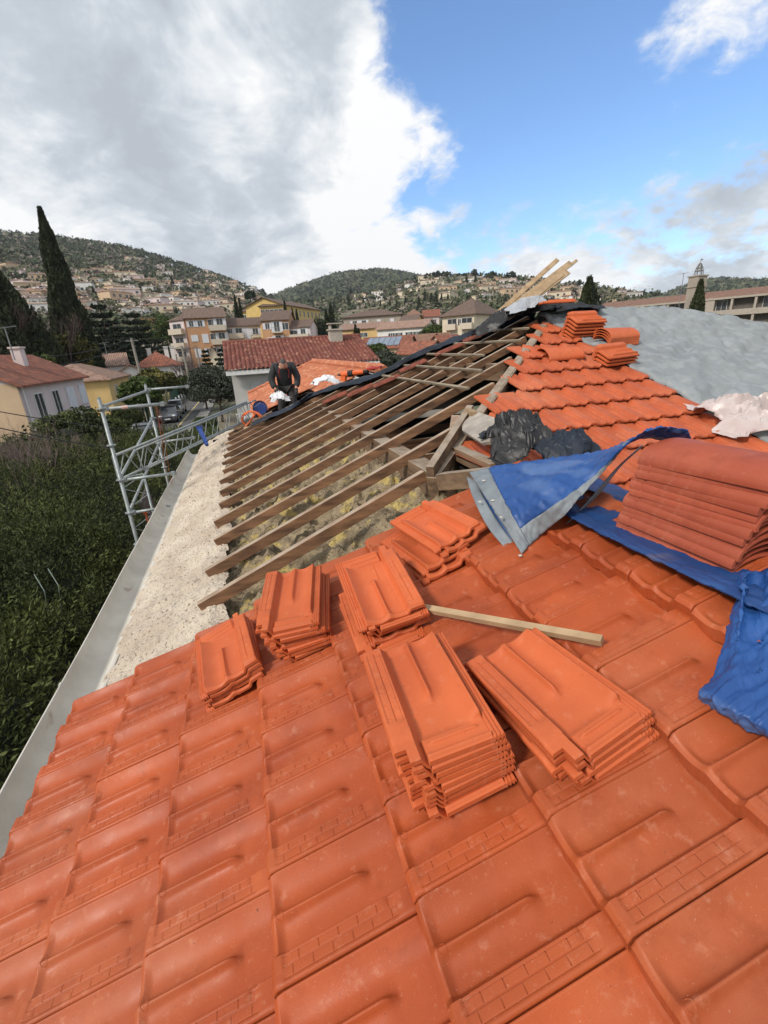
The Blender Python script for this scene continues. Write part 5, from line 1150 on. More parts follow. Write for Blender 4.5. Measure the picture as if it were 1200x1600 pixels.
def hedges():
    # tall conifer hedge beside the house
    def top(x,y):
        n=mnoise.fractal(Vector((x*.55,y*.45,2)),1,2,4); m2=mnoise.fractal(Vector((x*1.7,y*1.4,5)),1,2,3)
        e=sst(np.array(-x),1.75,3.3)
        z=-4.9+1.55*float(e)+.50*n+.25*m2
        if y>13: z-= (y-13)*.02
        if x<-8: z-= (-8-x)*.12
        return z
    t=thing('conifer_hedge','huge dark green conifer hedge filling the space beside the gutter','hedge',(-5,8,G))
    xs=np.linspace(-13,-1.75,70); ys=np.linspace(-3,25,150)
    P=np.array([[(x,y,top(x,y)-.30) for y in ys] for x in xs]); m=MB(); m.grid(P)
    m.grid(np.array([[(-1.75,y,z) for y in ys] for z in (G,top(-1.75,0)-.3)])); m.build('dark_core',M('hedge_shade_core',(.012,.016,.007),1,bump=0),t)  # solid core added behind the fronds, coloured dark as the hedge's inner shade
    g=np.random.default_rng(11); pr=[]
    # a frond: a curved stem with narrow overlapping scales both sides
    for s in range(5):
        r=np.random.default_rng(s+40); n=30; u=r.uniform(0,1,n); side=r.choice([-1,1],n); w=.30*(1-u*.7)*r.uniform(.1,1,n)
        c=np.stack([u*.9,side*w,.28*u**1.6-.10*w+r.normal(size=n)*.02],1); d=np.stack([np.full(n,.8),side*.65,np.full(n,.35)],1); pr.append(cards(c,.115,3.2,d,s,.25))
    N=21000; out=[]
    k=0
    while k<N:
        y=g.uniform(-1,25) if g.random()<.6 else g.uniform(-.5,11); x=g.uniform(-12.5,-1.7); 
        if x>-8.5 and y<0: pass
        gx=(top(x+.25,y)-top(x-.25,y))/.5; gy=(top(x,y+.25)-top(x,y-.25))/.5; z=top(x,y)
        q=pr[int(g.integers(0,5))]; nrm=unit((-gx,-gy,1)); a=g.uniform(0,6.28); f=np.array([math.cos(a)*.6+.1,math.sin(a)*.6-.15,.85]); f=unit(f-nrm*.15); sd=unit(np.cross(nrm+np.array([.3,0,0])*g.normal(),f)); up=np.cross(f,sd); sc=g.uniform(.38,.80)*(1+max(0,y-8)*.03)
        out.append((q@np.stack([f,sd,up],0))*sc+np.array([x,y,z-.42*sc-g.uniform(0,.25)])); k+=1
    V=np.concatenate(out); np_quads('foliage',V,len(V),LF_HEDGE,t)
    # shrubs farther out to the left, in front of the pink house
    spots=[(-9.5,24,2.6,3.0,LF_HEDGE),(-11.5,28,2.4,3.2,LF_GREEN),(-9.2,29,3.4,3.1,LF_HEDGE),(-13.5,26,2.,2.6,LF_OCHRE),(-9.6,34,1.9,1.6,LF_HEDGE),(-11.4,36,1.7,1.8,LF_HEDGE),(-6.2,24.5,2.0,2.2,LF_HEDGE),(-11.4,42,1.7,1.8,LF_HEDGE),(-11.6,49,1.5,1.8,LF_HEDGE)]
    names=['dark bushy shrub nearest the road behind the hedge','green shrub in front of the pink house','dark conifer shrub between the pink house and the scaffold','ochre tinted shrub at the left edge below the pink house','dark bush beside the white parked car','broad dark bush right of the pink house corner','low dark bush between the hedge and the road','tall dark hedge bush in front of the ochre house','tall bush at the roadside before the ochre house']
    for i,((x,y,h,r,mt),lb) in enumerate(zip(spots,names)):
        t=thing('shrub',lb,'shrub',(x,y,G)); n=9000; c=clumps(n,(0,0,h*.5),(r,r,h*.55),i+60,40,.3,.4); np_quads('foliage',cards(c,.22,2.2,seed=i),n,mt,t,True); m=trunk_mb(h*.6,.1,i,5,r*.5,.2); m.sphere((0,0,h*.42),(r*.72,r*.72,h*.40)); m.build('stems',bpy.data.materials['hedge_shade_core'],t,local=True)  # stems plus a solid core in the hedge's dark shade colour
    for i,(x,y,h,s) in enumerate([(-8.2,16.5,3.6,3.),(-9.8,20,4.0,3.4),(-7.6,20.5,3.6,2.6),(-11.6,22,3.6,3.2)]):
        bare('bare_shrub',['leafless pinkish shrub nearest the hedge, below the pink house','leafless spreading shrub in front of the pink house wall','leafless thin shrub right of the others by the pink house','leafless shrub at the far left edge below the pink house'][i],(x,y,G+.2),h,s,16,i+3,group='leafless shrubs below the pink house',depth=4)
    for i in range(2):
        p=at_z(60+i*22,930-i*10,-3.35); m=MB(); m.tube([p+np.array([.0,0,-.5]),p+np.array([.05,.1,.0]),p+np.array([-.12,.35,.22])],.007,5); tag(m.build('twig',M('pale_twig',(.22,.28,.24),.6,bump=0) if i==0 else bpy.data.materials['pale_twig']),['pale bent twig sticking out of the dark hedge, left one','pale bent twig sticking out of the dark hedge, right one'][i],'twig')
hedges()
def roadside():
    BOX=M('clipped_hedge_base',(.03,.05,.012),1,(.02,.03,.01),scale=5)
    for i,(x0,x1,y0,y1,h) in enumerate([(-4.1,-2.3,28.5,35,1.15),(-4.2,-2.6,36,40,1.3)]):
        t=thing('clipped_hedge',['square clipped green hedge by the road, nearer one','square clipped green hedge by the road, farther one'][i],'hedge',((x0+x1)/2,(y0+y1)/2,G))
        MB().box(((x0+x1)/2,(y0+y1)/2,G+h/2),(x1-x0-.15,y1-y0-.15,h-.1)).build('dark_core',BOX,t)  # solid dark core under the leaf cards
        g=np.random.default_rng(i); n=14000; f=g.integers(0,4,n); c=g.uniform(0,1,(n,3))*np.array([x1-x0,y1-y0,h])+np.array([x0,y0,G]); c[f<2,2]=G+h+g.normal(size=(f<2).sum())*.04; c[f==2,1]=y0+g.normal(size=(f==2).sum())*.04; c[f==3,0]=np.where(g.random((f==3).sum())<.5,x0,x1)
        np_quads('foliage',cards(c,.09,1.8,seed=i),n,LF_GREEN,t)
    t=round_tree('olive_tree','large grey green olive tree right of the road',at_d(345,640,46)*np.array([1,1,0])+np.array([0,0,G]),5.4,(2.9,2.9,2.3),LF_OLIVE,16000,.20,11,nc=60,cr=.3,crown_z=.55)
    round_tree('olive_tree','smaller grey green olive tree left of the large one',at_d(322,630,58)*np.array([1,1,0])+np.array([0,0,G]),4.8,(2.2,2.2,2.2),LF_OLIVE,9000,.22,12,nc=40,crown_z=.55)
    GF=M('green_mesh_fence',(.03,.10,.075),.7,bump=.1,scale=4); FP=M('cream_fence_pillar',(.52,.43,.22),.85,scale=3)
    f=MB(); f.box((-9.9,66,G+.9),(.05,30,1.7)); tag(f.build('mesh_fence',GF),'green mesh fence along the far left side of the road','fence')
    for k in range(5):
        p=MB(); p.box((-9.75,52+k*3.4,G+.85),(.45,.45,1.7)); p.box((-9.75,52+k*3.4,G+1.74),(.55,.55,.1)); tag(p.build('gate_pillar',FP),'cream masonry fence pillar left of the parked cars, number %s from the near end'%['one','two','three','four','five'][k],'pillar','cream fence pillars by the road')
    for k in range(7):
        p=MB(); p.tube([(-8.95,60+k*3.2,G+.1),(-8.95,60+k*3.2,G+.95)],.10,8); p.sphere((-8.95,60+k*3.2,G+.98),.11,8,5); tag(p.build('bollard',FRAME,smooth=True),'white roadside bollard beyond the parked cars','bollard','white bollards along the far road')
    br=bare('pruned_branches','pile of cut bare branches beside the clipped hedge',(-1.2,27,G+.1),1.9,2.6,26,77,M('cut_branch',(.20,.13,.10),.9,bump=0),'branch pile',None,3,.035)
roadside()
def make_car(paint,label,loc,rz,group=None,roofm=None):
    t=thing('parked_car',label,'car',loc,rz,group)
    L,W=4.1,1.74
    ys=[-2.05,-2.0,-1.8,-1.2,-.75,-.2,.5,1.1,1.6,1.95,2.05]; hood=[.55,.72,.80,.93,.98,.99,.99,.98,.96,.90,.7]; wd=[.62,.74,.82,.86,.87,.87,.87,.86,.84,.78,.66]
    rows=[]
    for y,h,w in zip(ys,hood,wd): rows.append([(-w*.9,y,.25),(-w,y,.38),(-w*1.0,y,.6),(-w*.97,y,h-.08),(-w*.86,y,h),(0,y,h+.03),(w*.86,y,h),(w*.97,y,h-.08),(w,y,.6),(w,y,.38),(w*.9,y,.25),(-w*.9,y,.25)])
    m=MB(); m.grid(np.array(rows)); m.add(rows[0][:-1],[tuple(range(11))]); m.add(rows[-1][:-1],[tuple(reversed(range(11)))]); m.build('body',paint,t,local=True,angle=35)
    cab=[(-.95,.80,.97),(-.25,.66,1.40),(.3,.66,1.48),(1.1,.64,1.45),(1.75,.74,.97)]
    g=[[(-w,y,.95),(-w*.985,y,z-.02),(0,y,z),(w*.985,y,z-.02),(w,y,.95)] for y,w,z in cab]
    for r in (g,): 
        for k,(y,w,z) in enumerate(cab): g[k][0]=(-.80,y,.96); g[k][4]=(.80,y,.96)
    MB().grid(np.array(g)).build('windows',DARKW,t,local=True)
    P=np.array([[(-.64,-.27,1.405),(0,-.29,1.43),(.64,-.27,1.405)],[(-.65,.3,1.49),(0,.3,1.515),(.65,.3,1.49)],[(-.63,1.12,1.46),(0,1.14,1.48),(.63,1.12,1.46)]]); MB().slab(P,-.03).build('roof_panel',roofm or paint,t,local=True)
    m=MB()
    for s in(-1,1):
        for a,b in (((s*.80,-.98,.97),(s*.66,-.24,1.42)),((s*.80,.45,.97),(s*.67,.42,1.47)),((s*.80,1.7,.97),(s*.64,1.12,1.46))): m.beam(a,b,.06,.05)
    m.build('pillars',paint,t,local=True)
    TY=bpy.data.materials.get('tyre_rubber') or M('tyre_rubber',(.02,.02,.02),.8,bump=0)
    for sx in(-1,1):
        for y in(-1.28,1.28):
            w=MB().tube([(sx*.70,y,.31),(sx*.89,y,.31)],.31,18).build('wheel',TY,t,local=True); MB().tube([(sx*.885,y,.31),(sx*.90,y,.31)],.19,12).build('rim',GALV,w,local=True)
        MB().sphere((sx*.62,-1.97,.70),(.20,.09,.09),10,6).build('headlight',FRAME,t,local=True,smooth=True); MB().box((sx*.66,2.03,.78),(.22,.05,.22)).build('tail_light',M('red_lamp',(.3,.02,.02),.3,bump=0),t,local=True)
        MB().sphere((sx*.95,-.72,1.0),(.11,.08,.08),8,5).build('wing_mirror',paint,t,local=True,smooth=True)
    MB().box((0,-2.06,.58),(1.0,.04,.12)).build('grille',DARKW,t,local=True); MB().box((0,-2.08,.42),(.52,.02,.12)).build('number_plate',FRAME,t,local=True); MB().box((0,-2.04,.30),(1.3,.06,.14)).build('lower_grille',TY,t,local=True)
    return t
CP=lambda n,c:M(n,c,.3,tuple(x*.95 for x in c),scale=2,bump=0,metal=.3,spec=.6,coat=.6)
make_car(CP('grey_car_paint',(.10,.105,.115)),'dark grey hatchback parked facing the roof, nearest of the row',(-7.65,50.5,G+.02),0)
make_car(CP('silver_car_paint',(.36,.38,.40)),'silver car parked right behind the dark grey hatchback',(-7.85,57.,G+.02),0)
make_car(CP('white_car_paint',(.62,.63,.64)),'white car half hidden behind the hedge beside the scaffold',(-7.7,37.5,G+.02),R(8),roofm=DARKW)
make_car(CP('white_van_paint',(.60,.61,.62)),'white car far down the road beneath the trees',(-7.6,92,G+.02),0)
make_car(CP('green_car_paint',(.20,.27,.26)),'pale green car far down the road, in front of the white one',(-8.0,83,G+.02),0)
def trees():
    gz=lambda px,d:at_d(px,560,d)*np.array([1,1,0])+np.array([0,0,G])
    top=at_d(62,325,82); h=top[2]-G
    cypress('cypress_tree','very tall slim dark cypress towering at the left',(top[0],top[1],G),h,2.35,n=34000,leaf=.55,seed=2)
    q=at_d(78,445,88); cypress('cypress_tree','shorter dark cypress touching the very tall one on its left',(q[0],q[1],G),q[2]-G,2.2,n=14000,leaf=.55,seed=3)
    q=at_d(-14,415,76); cypress('cypress_tree','broad dark cypress cut off by the left edge',(q[0],q[1],G),q[2]-G,4.4,n=24000,leaf=.55,seed=4)
    for px,py,d,r,lb in [(366,461,140,1.3,'dark cypress behind the lower cream apartments, left one'),(373,466,138,1.2,'dark cypress behind the lower cream apartments, right one'),(444,470,130,1.1,'small cypress in front of the yellow building'),(516,474,118,1.7,'tallest of the cypresses right of the apartments'),(509,484,116,1.6,'shorter cypress beside the tallest one, right of the apartments'),(555,508,90,.8,'slim cypress in front of the white and yellow halls'),(560,514,88,.7,'shorter slim cypress in front of the halls'),(456,482,128,1.0,'dark conical tree before the yellow wing, left one'),(463,484,128,.9,'dark conical tree before the yellow wing, right one'),(925,428,42,1.75,'broad twin tipped cypress standing right of the leaning planks'),(1096,438,45,1.05,'slim cypress in front of the long residence')]:
        q=at_d(px,py,d); z0=G; cypress('cypress_tree',lb,(q[0],q[1],z0),q[2]-z0,r,n=7000 if d>60 else 12000,leaf=.45 if d>60 else .28,seed=int(px),mat=LF_CYP,lobes=4 if px==925 else 0)
    q=at_d(150,462,98); conifer('cedar_tree','dark spreading cedar right of the tall cypress',(q[0],q[1],G),q[2]-G,7.6,seed=21,n=14000,leaf=.7)
    q=at_d(204,478,108); conifer('cedar_tree','dark cedar behind the leaning utility pole',(q[0],q[1],G),q[2]-G,7.6,seed=22,n=14000,leaf=.7)
    q=at_d(178,500,94); conifer('pine_tree','low dark pine between the two cedars',(q[0],q[1],G),q[2]-G,5.5,seed=23,n=9000,leaf=.65)
    q=at_d(343,537,66); conifer('conifer_tree','small dark conifer beside the ribbed red roof',(q[0],q[1],G),q[2]-G,2.1,LF_CYP,5000,.4,24)
    q=at_d(318,540,72); conifer('conifer_tree','small dark conifer left of the thin cream house',(q[0],q[1],G),q[2]-G,1.8,LF_CYP,5000,.4,25)
    for px,py,d,rx,rz,mt,lb,nm in [(98,522,80,3.4,3.,LF_OCHRE,'ochre green tree behind the satellite dish house','tree'),(245,492,130,5,4,LF_GREEN,'rounded dark green tree left of the apartments','tree'),(258,500,125,4,3.5,LF_GREEN,'second rounded green tree touching the apartment block','tree'),(240,580,56,2.6,1.9,LF_OCHRE,'olive yellow leafy tree at the foot of the leaning pole','tree'),(212,594,52,2.0,1.5,LF_GREEN,'green bush tree left of the olive yellow one','tree'),(585,540,60,2.4,1.9,LF_GREEN,'rounded green tree right of the ribbed red roof','tree'),(600,552,56,2.2,1.5,LF_OLIVE,'greyish olive tree in front of the solar roof','tree'),(488,498,118,3.5,3.,LF_CED,'dark pine to the right of the low pink wing','tree'),(500,540,100,3.,1.6,LF_GREEN,'low green bush behind the ribbed roof ridge','tree'),(676,508,110,3.2,2.8,LF_GREEN,'green tree left of the cream apartment building','tree'),(40,548,74,2.8,1.8,LF_GREEN,'green bush behind the pink house roof','tree'),(285,590,80,2.6,2.,LF_GREEN,'green tree between the two thin poles','tree'),(390,455,210,2.5,2.2,LF_CED,'dark round tree behind the small yellow pavilion','tree'),(270,545,120,4,3,LF_GREEN,'green tree at the base of the apartment row','tree')]:
        q=at_d(px,py,d); h=q[2]-G; round_tree(nm,lb,(q[0],q[1],G),h,(rx,rx,rz),mt,6500,.34,int(px)+int(py),crown_z=max(.3,1-rz/h*.9))
    for px,py,d,hh,sp,lb in [(48,480,78,8,7,'large leafless reddish tree between the cypresses'),(290,560,78,4,4,'leafless tree near the thin utility poles'),(690,500,120,6,6,'leafless brown tree left of the cream apartments'),(70,500,85,6,7,'leafless reddish tree behind the tall cypress')]:
        q=at_d(px,py,d); bt=bare('bare_tree',lb,(q[0],q[1],q[2]-hh*1.0),hh,sp,9,int(px),M('reddish_twigs_%d'%px,(.13,.085,.08),.9,bump=0),'tree',None,5,.10); MB().tube([(0,0,G-q[2]+hh),(0,0,.3)],.2,6).build('trunk',TRUNK,bt,local=True)
trees()
def poles():
    CPOLE=M('concrete_pole',(.30,.27,.23),.9,(.22,.20,.17),scale=4); WIRE=M('black_cable',(.03,.03,.03),.6,bump=0)
    tops=[]
    for px,py,pxb,d,lb in [(205,528,222,62,'leaning grey utility pole left of the red hipped house'),(284,541,297,72,'thin utility pole standing left of its neighbour by the road'),(306,541,318,78,'thin utility pole standing right, nearest the ribbed roof')]:
        a=at_d(px,py,d); b=at_d(pxb,592,d); b[2]=G; t=thing('utility_pole',lb,'pole',b); MB().tube([b,a],[.2,.13],8).build('post',CPOLE,t); m=MB(); m.box(a+np.array([0,0,-.3]),(1.3,.08,.1)); m.build('crossbar',RAIL,t); tops.append(a)
    def wire(a,b,sag,lb,r=.02):
        a=np.array(a);b=np.array(b); pts=[a+(b-a)*t-np.array([0,0,sag*4*t*(1-t)]) for t in np.linspace(0,1,14)]; tag(MB().tube(pts,r,4).build('overhead_cable',WIRE),lb,'cable')
    wire(tops[0],tops[1],.7,'overhead cable from the leaning pole to the thin poles',.03); wire(tops[0],at_d(-40,556,48),.8,'overhead cable from the leaning pole to the left edge',.03); wire(tops[0]-np.array([0,0,.5]),at_d(-40,580,45),.8,'lower overhead cable from the leaning pole to the left edge',.03)
    wire(tops[1],tops[2],.3,'short overhead cable between the two thin poles',.03)
    wire(at_d(-40,636,14),at_d(300,672,26),.25,'black cable crossing above the hedge, upper one',.012); wire(at_d(-40,660,12),at_d(290,700,24),.3,'black cable crossing above the hedge, lower one',.012)
poles()
# ------------------------------------------------------------------ scaffold
def scaffold():
    t=thing('scaffold_tower','galvanised tube scaffold with ring collars standing beside the gutter','scaffold',(-1.9,8.4,G)); posts=[(-1.9,7.06),(-1.83,9.95)]
    for k,(x,y) in enumerate(posts):
        p=MB().tube([(x,y,G),(x,y,-.47)],.0245,12).build('standard',GALV,t,smooth=True); MB().tube([(x,y,-.50),(x,y,-.44)],.021,10).build('spigot',GALV,p)
        z=-.59
        while z>-5.5:
            MB().tube([(x,y,z-.005),(x,y,z+.005)],.062,14).build('ring_collar',GALV,p); z-=.5
    def ledger(a,b,n='ledger'):
        o=MB().tube([a,b],.0225,10).build(n,GALV,t,smooth=True)
        d=unit(np.array(b)-np.array(a))
        for e,s_ in ((a,1),(b,-1)): q=np.array(e)+d*.05*s_; MB().box(q,(.05,.05,.06)).build('wedge_head',GALV,o)
    A,B=posts
    ledger((A[0],A[1],-.57),(B[0],B[1],-.57),'guard_rail'); ledger((A[0],A[1],-.60),(A[0]+.80,A[1]+.06,-.60)); ledger((B[0],B[1],-.55),(B[0]+.78,B[1]+.05,-.55))
    ledger((A[0],A[1],-1.60),(A[0]+.74,A[1]+.04,-1.60)); ledger((B[0],B[1],-1.58),(B[0]+.70,B[1]+.04,-1.56)); ledger((A[0],A[1],-2.10),(A[0]+.55,A[1]+.04,-2.10))
    ledger((A[0],A[1],-1.56),(B[0],B[1],-1.08),'guard_rail'); ledger((A[0],A[1],-2.08),(B[0],B[1],-1.60),'guard_rail')
    MB().tube([(A[0]+.24,A[1]+.012,-.60),(A[0]+.32,A[1]+.02,-.60)],.0245,10).build('label_band',M('red_white_band',(.55,.20,.15),.6,(.6,.55,.52),scale=30,bump=0),t)
    def lattice(name,label,a,b,drop,n,r=.022):
        a=np.array(a,float);b=np.array(b,float);drop=np.array(drop,float); t=thing(name,label,'girder',a)
        MB().tube([a,b],r,8).build('chord',GALV,t,smooth=True); MB().tube([a+drop,b+drop],r,8).build('chord',GALV,t,smooth=True)
        m=MB()
        for k in range(n): p=a+(b-a)*k/n; q=a+(b-a)*(k+1)/n; m.tube([p+drop,(p+q)/2],r*.4,5); m.tube([(p+q)/2,q+drop],r*.4,5)
        m.build('lacing',GALV,t); MB().tube([a,a+drop],r*.8,6).build('end_bar',GALV,t); MB().tube([b,b+drop],r*.8,6).build('end_bar',GALV,t)
    lattice('lattice_girder','long horizontal lattice girder running from the scaffold over the gutter end',(-2.0,7.35,-1.30),(-.02,10.75,-1.02),(0,0,-.36),9)
    lattice('lattice_girder','second thinner lattice girder just behind the long horizontal one',(-1.75,7.7,-1.30),(.18,11.0,-1.02),(.02,.05,-.34),8,.016)
    lattice('lattice_girder','upright lattice ladder girder beside the near scaffold post',(-1.97,7.28,-1.62),(-1.97,7.28,-5.8),(.30,.12,0),13,.018)
    DB=M('dark_scaffold_board',(.13,.11,.10),.85,(.08,.07,.065),scale=4,bump=.3,bscale=40,speck=((.25,.24,.23),9,.62,.5))
    c=[at_y(226,763,7.8),at_y(216,788,7.4),at_y(232,822,7.6),at_y(243,795,8.0)]; m=MB(); c=np.array(c); m.add(np.concatenate([c,c+np.array([.03,.02,0])]),[(0,1,2,3),(7,6,5,4),(0,4,5,1),(1,5,6,2),(2,6,7,3),(3,7,4,0)]); tag(m.build('scaffold_board',DB),'dark weathered board wedged between the scaffold and gutter','board')
    ORG=M('orange_webbing',(.72,.16,.05),.6,(.55,.11,.035),scale=6); 
    m=MB()
    for a,b in (((245,634),(262,752)),((249,640),(268,757)),((243,634),(255,700))): m.beam(at_y(*a,7.2),at_y(*b,7.9),.012,.003,(1,0,0))
    tag(m.build('ratchet_strap',ORG),'orange ratchet straps hanging from the scaffold rail','strap')
    m=MB(); m.beam((-1.72,7.15,-2.16),(-1.70,7.2,-2.66),.022,.02,(1,0,0)); m.sphere((-1.72,7.15,-2.14),(.045,.03,.03),8,5); tag(m.build('orange_strap',ORG),'short orange strap hanging below the lower ledger','strap')
    CL=M('blue_painted_steel',(.03,.07,.28),.45,bump=.05)
    a=at_y(312,671,8.7);b=at_y(322,692,8.4); m=MB(); m.beam(a,b,.06,.07); m.tube([b,b+unit(b-a)*.06],.03,10); m.beam(a,a+np.array([.0,.0,.06]),.10,.03,(0,1,0)); tag(m.build('clamp',CL),'blue clamp hanging from the lattice girder above the gutter','clamp')
    # gutter end bits: pale timber block with orange rope, blue bucket
    a=at_y(384,668,10.0);b=at_y(387,690,9.75); tag(MB().beam(a,b,.09,.055,(0,-1,.3)).build('timber_block',WOODP),'short pale timber hanging at the far end of the rafters','timber')
    m=MB(); c0=at_y(393,655,10.2)
    pts=[c0+np.array([.22*math.cos(q*1.0)*(1-.02*q),.1*math.sin(q*.7),.16*math.sin(q)]) for q in np.linspace(0,15,60)]; m.tube(pts,.014,6); m.tube([c0,at_y(383,668,10.0),at_y(384,676,9.9)],.02,6); m.tube([c0,at_y(400,645,10.4),at_y(412,652,10.5)],.02,6); tag(m.build('orange_rope',ORG,smooth=True),'tangled orange rope beside the blue bucket','rope')
    b=at_y(405,640,10.9); t=thing('bucket','dark blue plastic bucket tipped at the far roof corner','bucket',b)
    BK=M('dark_blue_plastic',(.02,.045,.20),.4,bump=.05); ax=unit((.15,-.75,.35)); m=MB(); m.tube([b-ax*.14,b+ax*.13],[.12,.16],18,cap=False); m.tube([b-ax*.142,b-ax*.138],.12,18); m.tube([b+ax*.11,b+ax*.135],[.172,.172],18,cap=False); m.build('shell',BK,t); MB().tube([b+ax*.10,b+ax*.102],.15,18).build('contents',BK,t)
    MB().tube([b+ax*.12+np.array([-.16,0,0]),b+ax*.22+np.array([0,-.02,.08]),b+ax*.12+np.array([.16,0,0])],.006,5).build('handle',GALV,t)
    # orange tool on the hip
    OR=M('orange_tool_plastic',(.80,.14,.03),.4,bump=.03); BKP=M('black_rubber',(.02,.02,.022),.7,bump=.05)
    c=at_y(553,583,8.9); t=thing('power_tool','bright orange power tool lying on the black membrane','tool',c); e=unit(at_y(575,581,8.7)-at_y(535,586,9.0))
    m=MB(); m.tube([c-e*.26,c-e*.12],[.055,.06],12); m.tube([c-e*.02,c+e*.20],[.048,.04],10); m.beam(c-e*.26+np.array([0,0,-.03]),c-e*.17+np.array([0,0,-.05]),.09,.15); m.build('housing',OR,t,smooth=False)
    MB().tube([c-e*.12,c-e*.02],.062,10).build('grip',BKP,t); MB().tube([c-e*.34,c-e*.26],[.015,.03],8).build('nozzle',BKP,t); MB().tube([c+e*.20,c+e*.28],.035,8).build('end_cap',BKP,t)
    c=at_y(582,575,8.7); t=MB(); t.beam(c-e*.1,c+e*.18,.12,.05); t.box(c,(.09,.09,.08)); tag(t.build('tool_case',M('red_tool_plastic',(.45,.05,.04),.5,bump=.03),bevel=.01),'small red tool lying right of the orange one','tool')
    crumple('white_sack',at_y(508,600,9.6),(.55,.4),.22,91,WHITEP,n=46,label='white plastic sack lying on the far side of the hip',cat='sack',sc=2.4)
    crumple('white_sack',at_y(438,627,11.1),(.42,.32),.30,95,WHITEP,n=50,label='white sack held up between the hands of the worker',cat='sack',sc=2.2)
scaffold()
# ------------------------------------------------------------------ the worker
def worker():
    base=np.array([.93,11.45,-1.70]); t=thing('person','man in black jacket with red trim bending over a white sack on the roof','person',base,-.05)
    SK=M('skin',(.50,.27,.19),.55,(.42,.21,.14),scale=9,bump=.1); JK=M('black_work_jacket',(.022,.024,.027),.8,(.04,.042,.046),scale=5,bump=.4,bscale=14,bdist=.015); TR=M('dark_grey_trousers',(.055,.05,.05),.85,(.035,.032,.032),scale=5,bump=.4,bscale=14,bdist=.012); GL=M('dark_glove',(.03,.03,.032),.8,bump=.2); RD=M('red_trim',(.35,.03,.03),.7,bump=.1); HR=M('grey_short_hair',(.10,.09,.085),.9,(.05,.045,.04),scale=30,bump=.5,bscale=200); BD=M('grey_beard',(.26,.23,.21),.9,(.14,.12,.11),scale=40,bump=.5,bscale=200)
    def skin(name,V,E,Rr,mat,root=0,sub=2):
        me=bpy.data.meshes.new(name); me.from_pydata(V,E,[]); o=bpy.data.objects.new(name,me); COL.objects.link(o); o.parent=t
        s=o.modifiers.new('skin','SKIN')
        if not me.skin_vertices:
            bm=bmesh.new(); bm.from_mesh(me); bm.verts.layers.skin.verify(); bm.to_mesh(me); bm.free()
        for i,r in enumerate(Rr): 
            sv=me.skin_vertices[0].data[i]; sv.radius=(r,r) if np.isscalar(r) else r; sv.use_root=(i==root)
        s.use_smooth_shade=True; o.modifiers.new('sub','SUBSURF').levels=sub; o.modifiers['sub'].render_levels=sub; me.materials.append(mat); return o
    # one continuous body
    V=[(0,.14,.92),(0,.06,1.08),(0,-.06,1.26),(0,-.17,1.37),(0,-.23,1.395),(0,-.28,1.42)]; E=[(0,1),(1,2),(2,3),(3,4),(4,5)]; Rr=[(.12,.10),(.12,.10),(.13,.10),.055,.06,(.075,.085)]
    for s in(-1,1):
        n=len(V); V+= [(s*.20,-.09,1.37),(s*.30,-.10,1.09),(s*.235,-.24,.84),(s*.22,-.29,.75)]; E+= [(2,n),(n,n+1),(n+1,n+2),(n+2,n+3)]; Rr+=[.055,.043,.03,(.04,.02)]
        n=len(V); V+= [(s*.10,.13,.86),(s*.14,.0,.48),(s*.15,.08,.09),(s*.16,-.06,.04)]; E+= [(0,n),(n,n+1),(n+1,n+2),(n+2,n+3)]; Rr+=[.09,.058,.04,.03]
    skin('body',V,E,Rr,SK)
    V=[(0,.17,.83),(0,.07,1.03),(0,-.06,1.24),(0,-.15,1.365)]; E=[(0,1),(1,2),(2,3)]; Rr=[(.20,.17),(.19,.155),(.20,.15),(.12,.09)]
    for s in(-1,1): n=len(V); V+= [(s*.21,-.08,1.365),(s*.315,-.10,1.08),(s*.25,-.21,.87)]; E+= [(2,n),(n,n+1),(n+1,n+2)]; Rr+=[.105,.088,.068]
    skin('jacket',V,E,Rr,JK)
    V=[(0,.15,.93)];E=[];Rr=[(.175,.145)]
    for s in(-1,1): n=len(V); V+= [(s*.10,.12,.84),(s*.145,.0,.48),(s*.15,.08,.10)]; E+= [(0,n),(n,n+1),(n+1,n+2)]; Rr+=[.125,.10,.08]
    skin('trousers',V,E,Rr,TR)
    for s in(-1,1):
        skin('boot',[(s*.15,.10,.10),(s*.152,.05,.05),(s*.16,-.12,.035)],[(0,1),(1,2)],[.06,.055,.04],GL,sub=1)
        V=[(s*.245,-.225,.86),(s*.225,-.275,.785),(s*.222,-.285,.75)];E=[(0,1),(1,2)];Rr=[.046,(.052,.036),(.05,.03)]
        for k in range(4): n=len(V); x=s*(.19+.021*k); V+= [(x,-.295,.715-.004*(k%3)),(x-s*.004,-.285,.68-.006*((k+1)%3)),(x-s*.01,-.262,.655)]; E+= [(2,n),(n,n+1),(n+1,n+2)]; Rr+=[.0135,.0125,.011]
        n=len(V); V+= [(s*.185,-.262,.755),(s*.165,-.268,.72)]; E+= [(1,n),(n,n+1)]; Rr+=[.012,.010]
        skin('glove',V,E,Rr,GL,sub=1)
        MB().tube([(s*.09,-.262,1.33),(s*.12,-.235,1.22),(s*.10,-.155,1.10)],.012,6).build('red_trim',RD,t,local=True)
    # head bent down, face to the front
    hd=np.array([0,-.33,1.415]); m=MB(); m.sphere((0,0,0),(.078,.098,.112),18,14)
    hm=m.mesh('h'); P=np.array([v.co[:] for v in hm.vertices]); bpy.data.meshes.remove(hm)
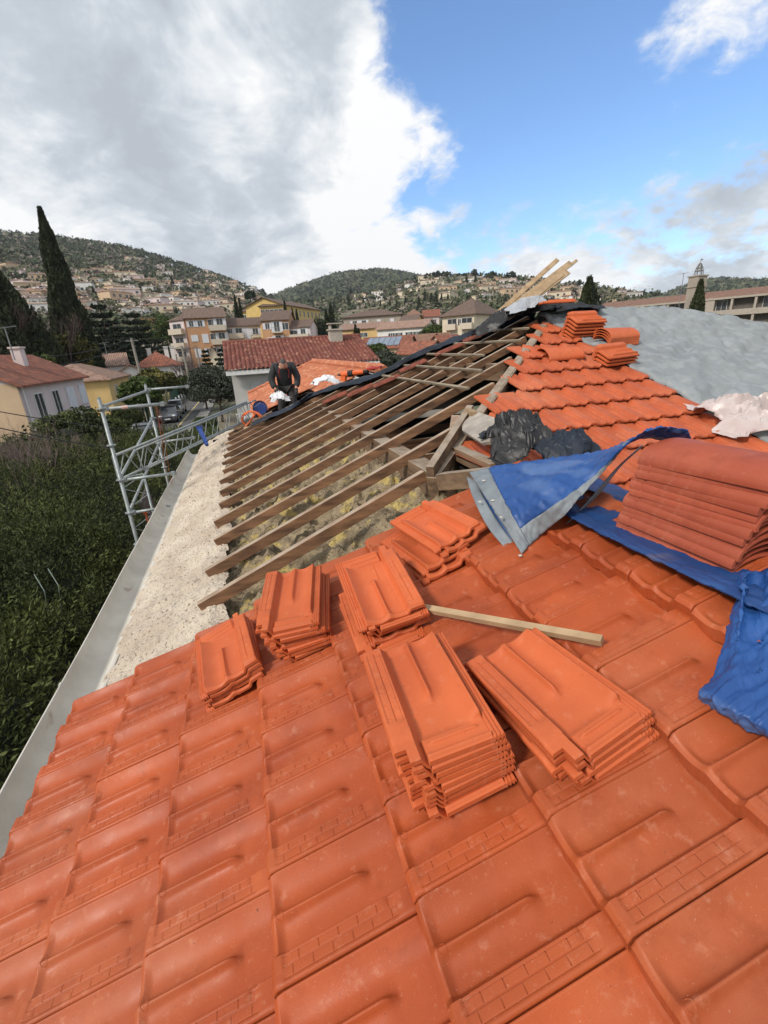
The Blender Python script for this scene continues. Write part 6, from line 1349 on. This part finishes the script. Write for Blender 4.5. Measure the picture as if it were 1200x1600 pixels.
    tilt=R(38); Rm=np.array([[1,0,0],[0,math.cos(tilt),-math.sin(tilt)],[0,math.sin(tilt),math.cos(tilt)]])
    def H(p): return np.array(p)@Rm.T+hd
    m=MB(); m.sphere((0,0,0),(.084,.104,.122),18,14); Q=m.v[0]; low=Q[:,2]<-.03; Q[low,0]*=.86; fr=(Q[:,1]<-.06)&(abs(Q[:,0])<.016)&(Q[:,2]<.015)&(Q[:,2]>-.04); Q[fr,1]-=.022; m.v[0]=H(Q)
    for s in(-1,1): m.sphere(H((s*.080,.0,-.005)),(.012,.02,.032),8,6)
    m.build('head',SK,t,local=True,smooth=True)
    for s in(-1,1): MB().sphere(H((s*.030,-.083,.012)),(.011,.008,.007),8,5).build('eye',BKK,t,local=True)
    m=MB(); m.sphere((0,0,0),(.087,.108,.125),18,14); Q=m.v[0]; V=[];F=[f for f in m.f if all((Q[i,2]>.035 or (Q[i,1]>.02 and Q[i,2]>-.04)) and not(Q[i,1]<-.055 and Q[i,2]<.075) for i in f)]; MB().add(H(Q),F).build('hair',HR,t,local=True,smooth=True)
    F=[f for f in m.f if all(Q[i,2]<-.035 and Q[i,1]<.0 for i in f)]; Q2=Q*np.array([.93,1.04,1.03]); MB().add(H(Q2),F).build('beard',BD,t,local=True,smooth=True)
BKK=M('dark_eye',(.02,.02,.02),.4,bump=0)
worker()
tag(MB().box((.9,11.55,-1.74),(2.6,.6,.05)).build('scaffold_plank',WOODG),'grey scaffold plank under the feet of the worker','plank')

def haze():
    o=MB().box((0,0,150),(4100,4100,440)).build('haze',None); mt=bpy.data.materials.new('thin_air'); mt.use_nodes=True; N=mt.node_tree.nodes; N.clear()
    v=N.new('ShaderNodeVolumePrincipled'); v.inputs['Color'].default_value=(.86,.92,1,1); v.inputs['Density'].default_value=.00011; v.inputs['Anisotropy'].default_value=.2
    out=N.new('ShaderNodeOutputMaterial'); mt.node_tree.links.new(v.outputs[0],out.inputs['Volume']); o.data.materials.append(mt); tag(o,kind='stuff'); o.location=(0,0,0)
haze()
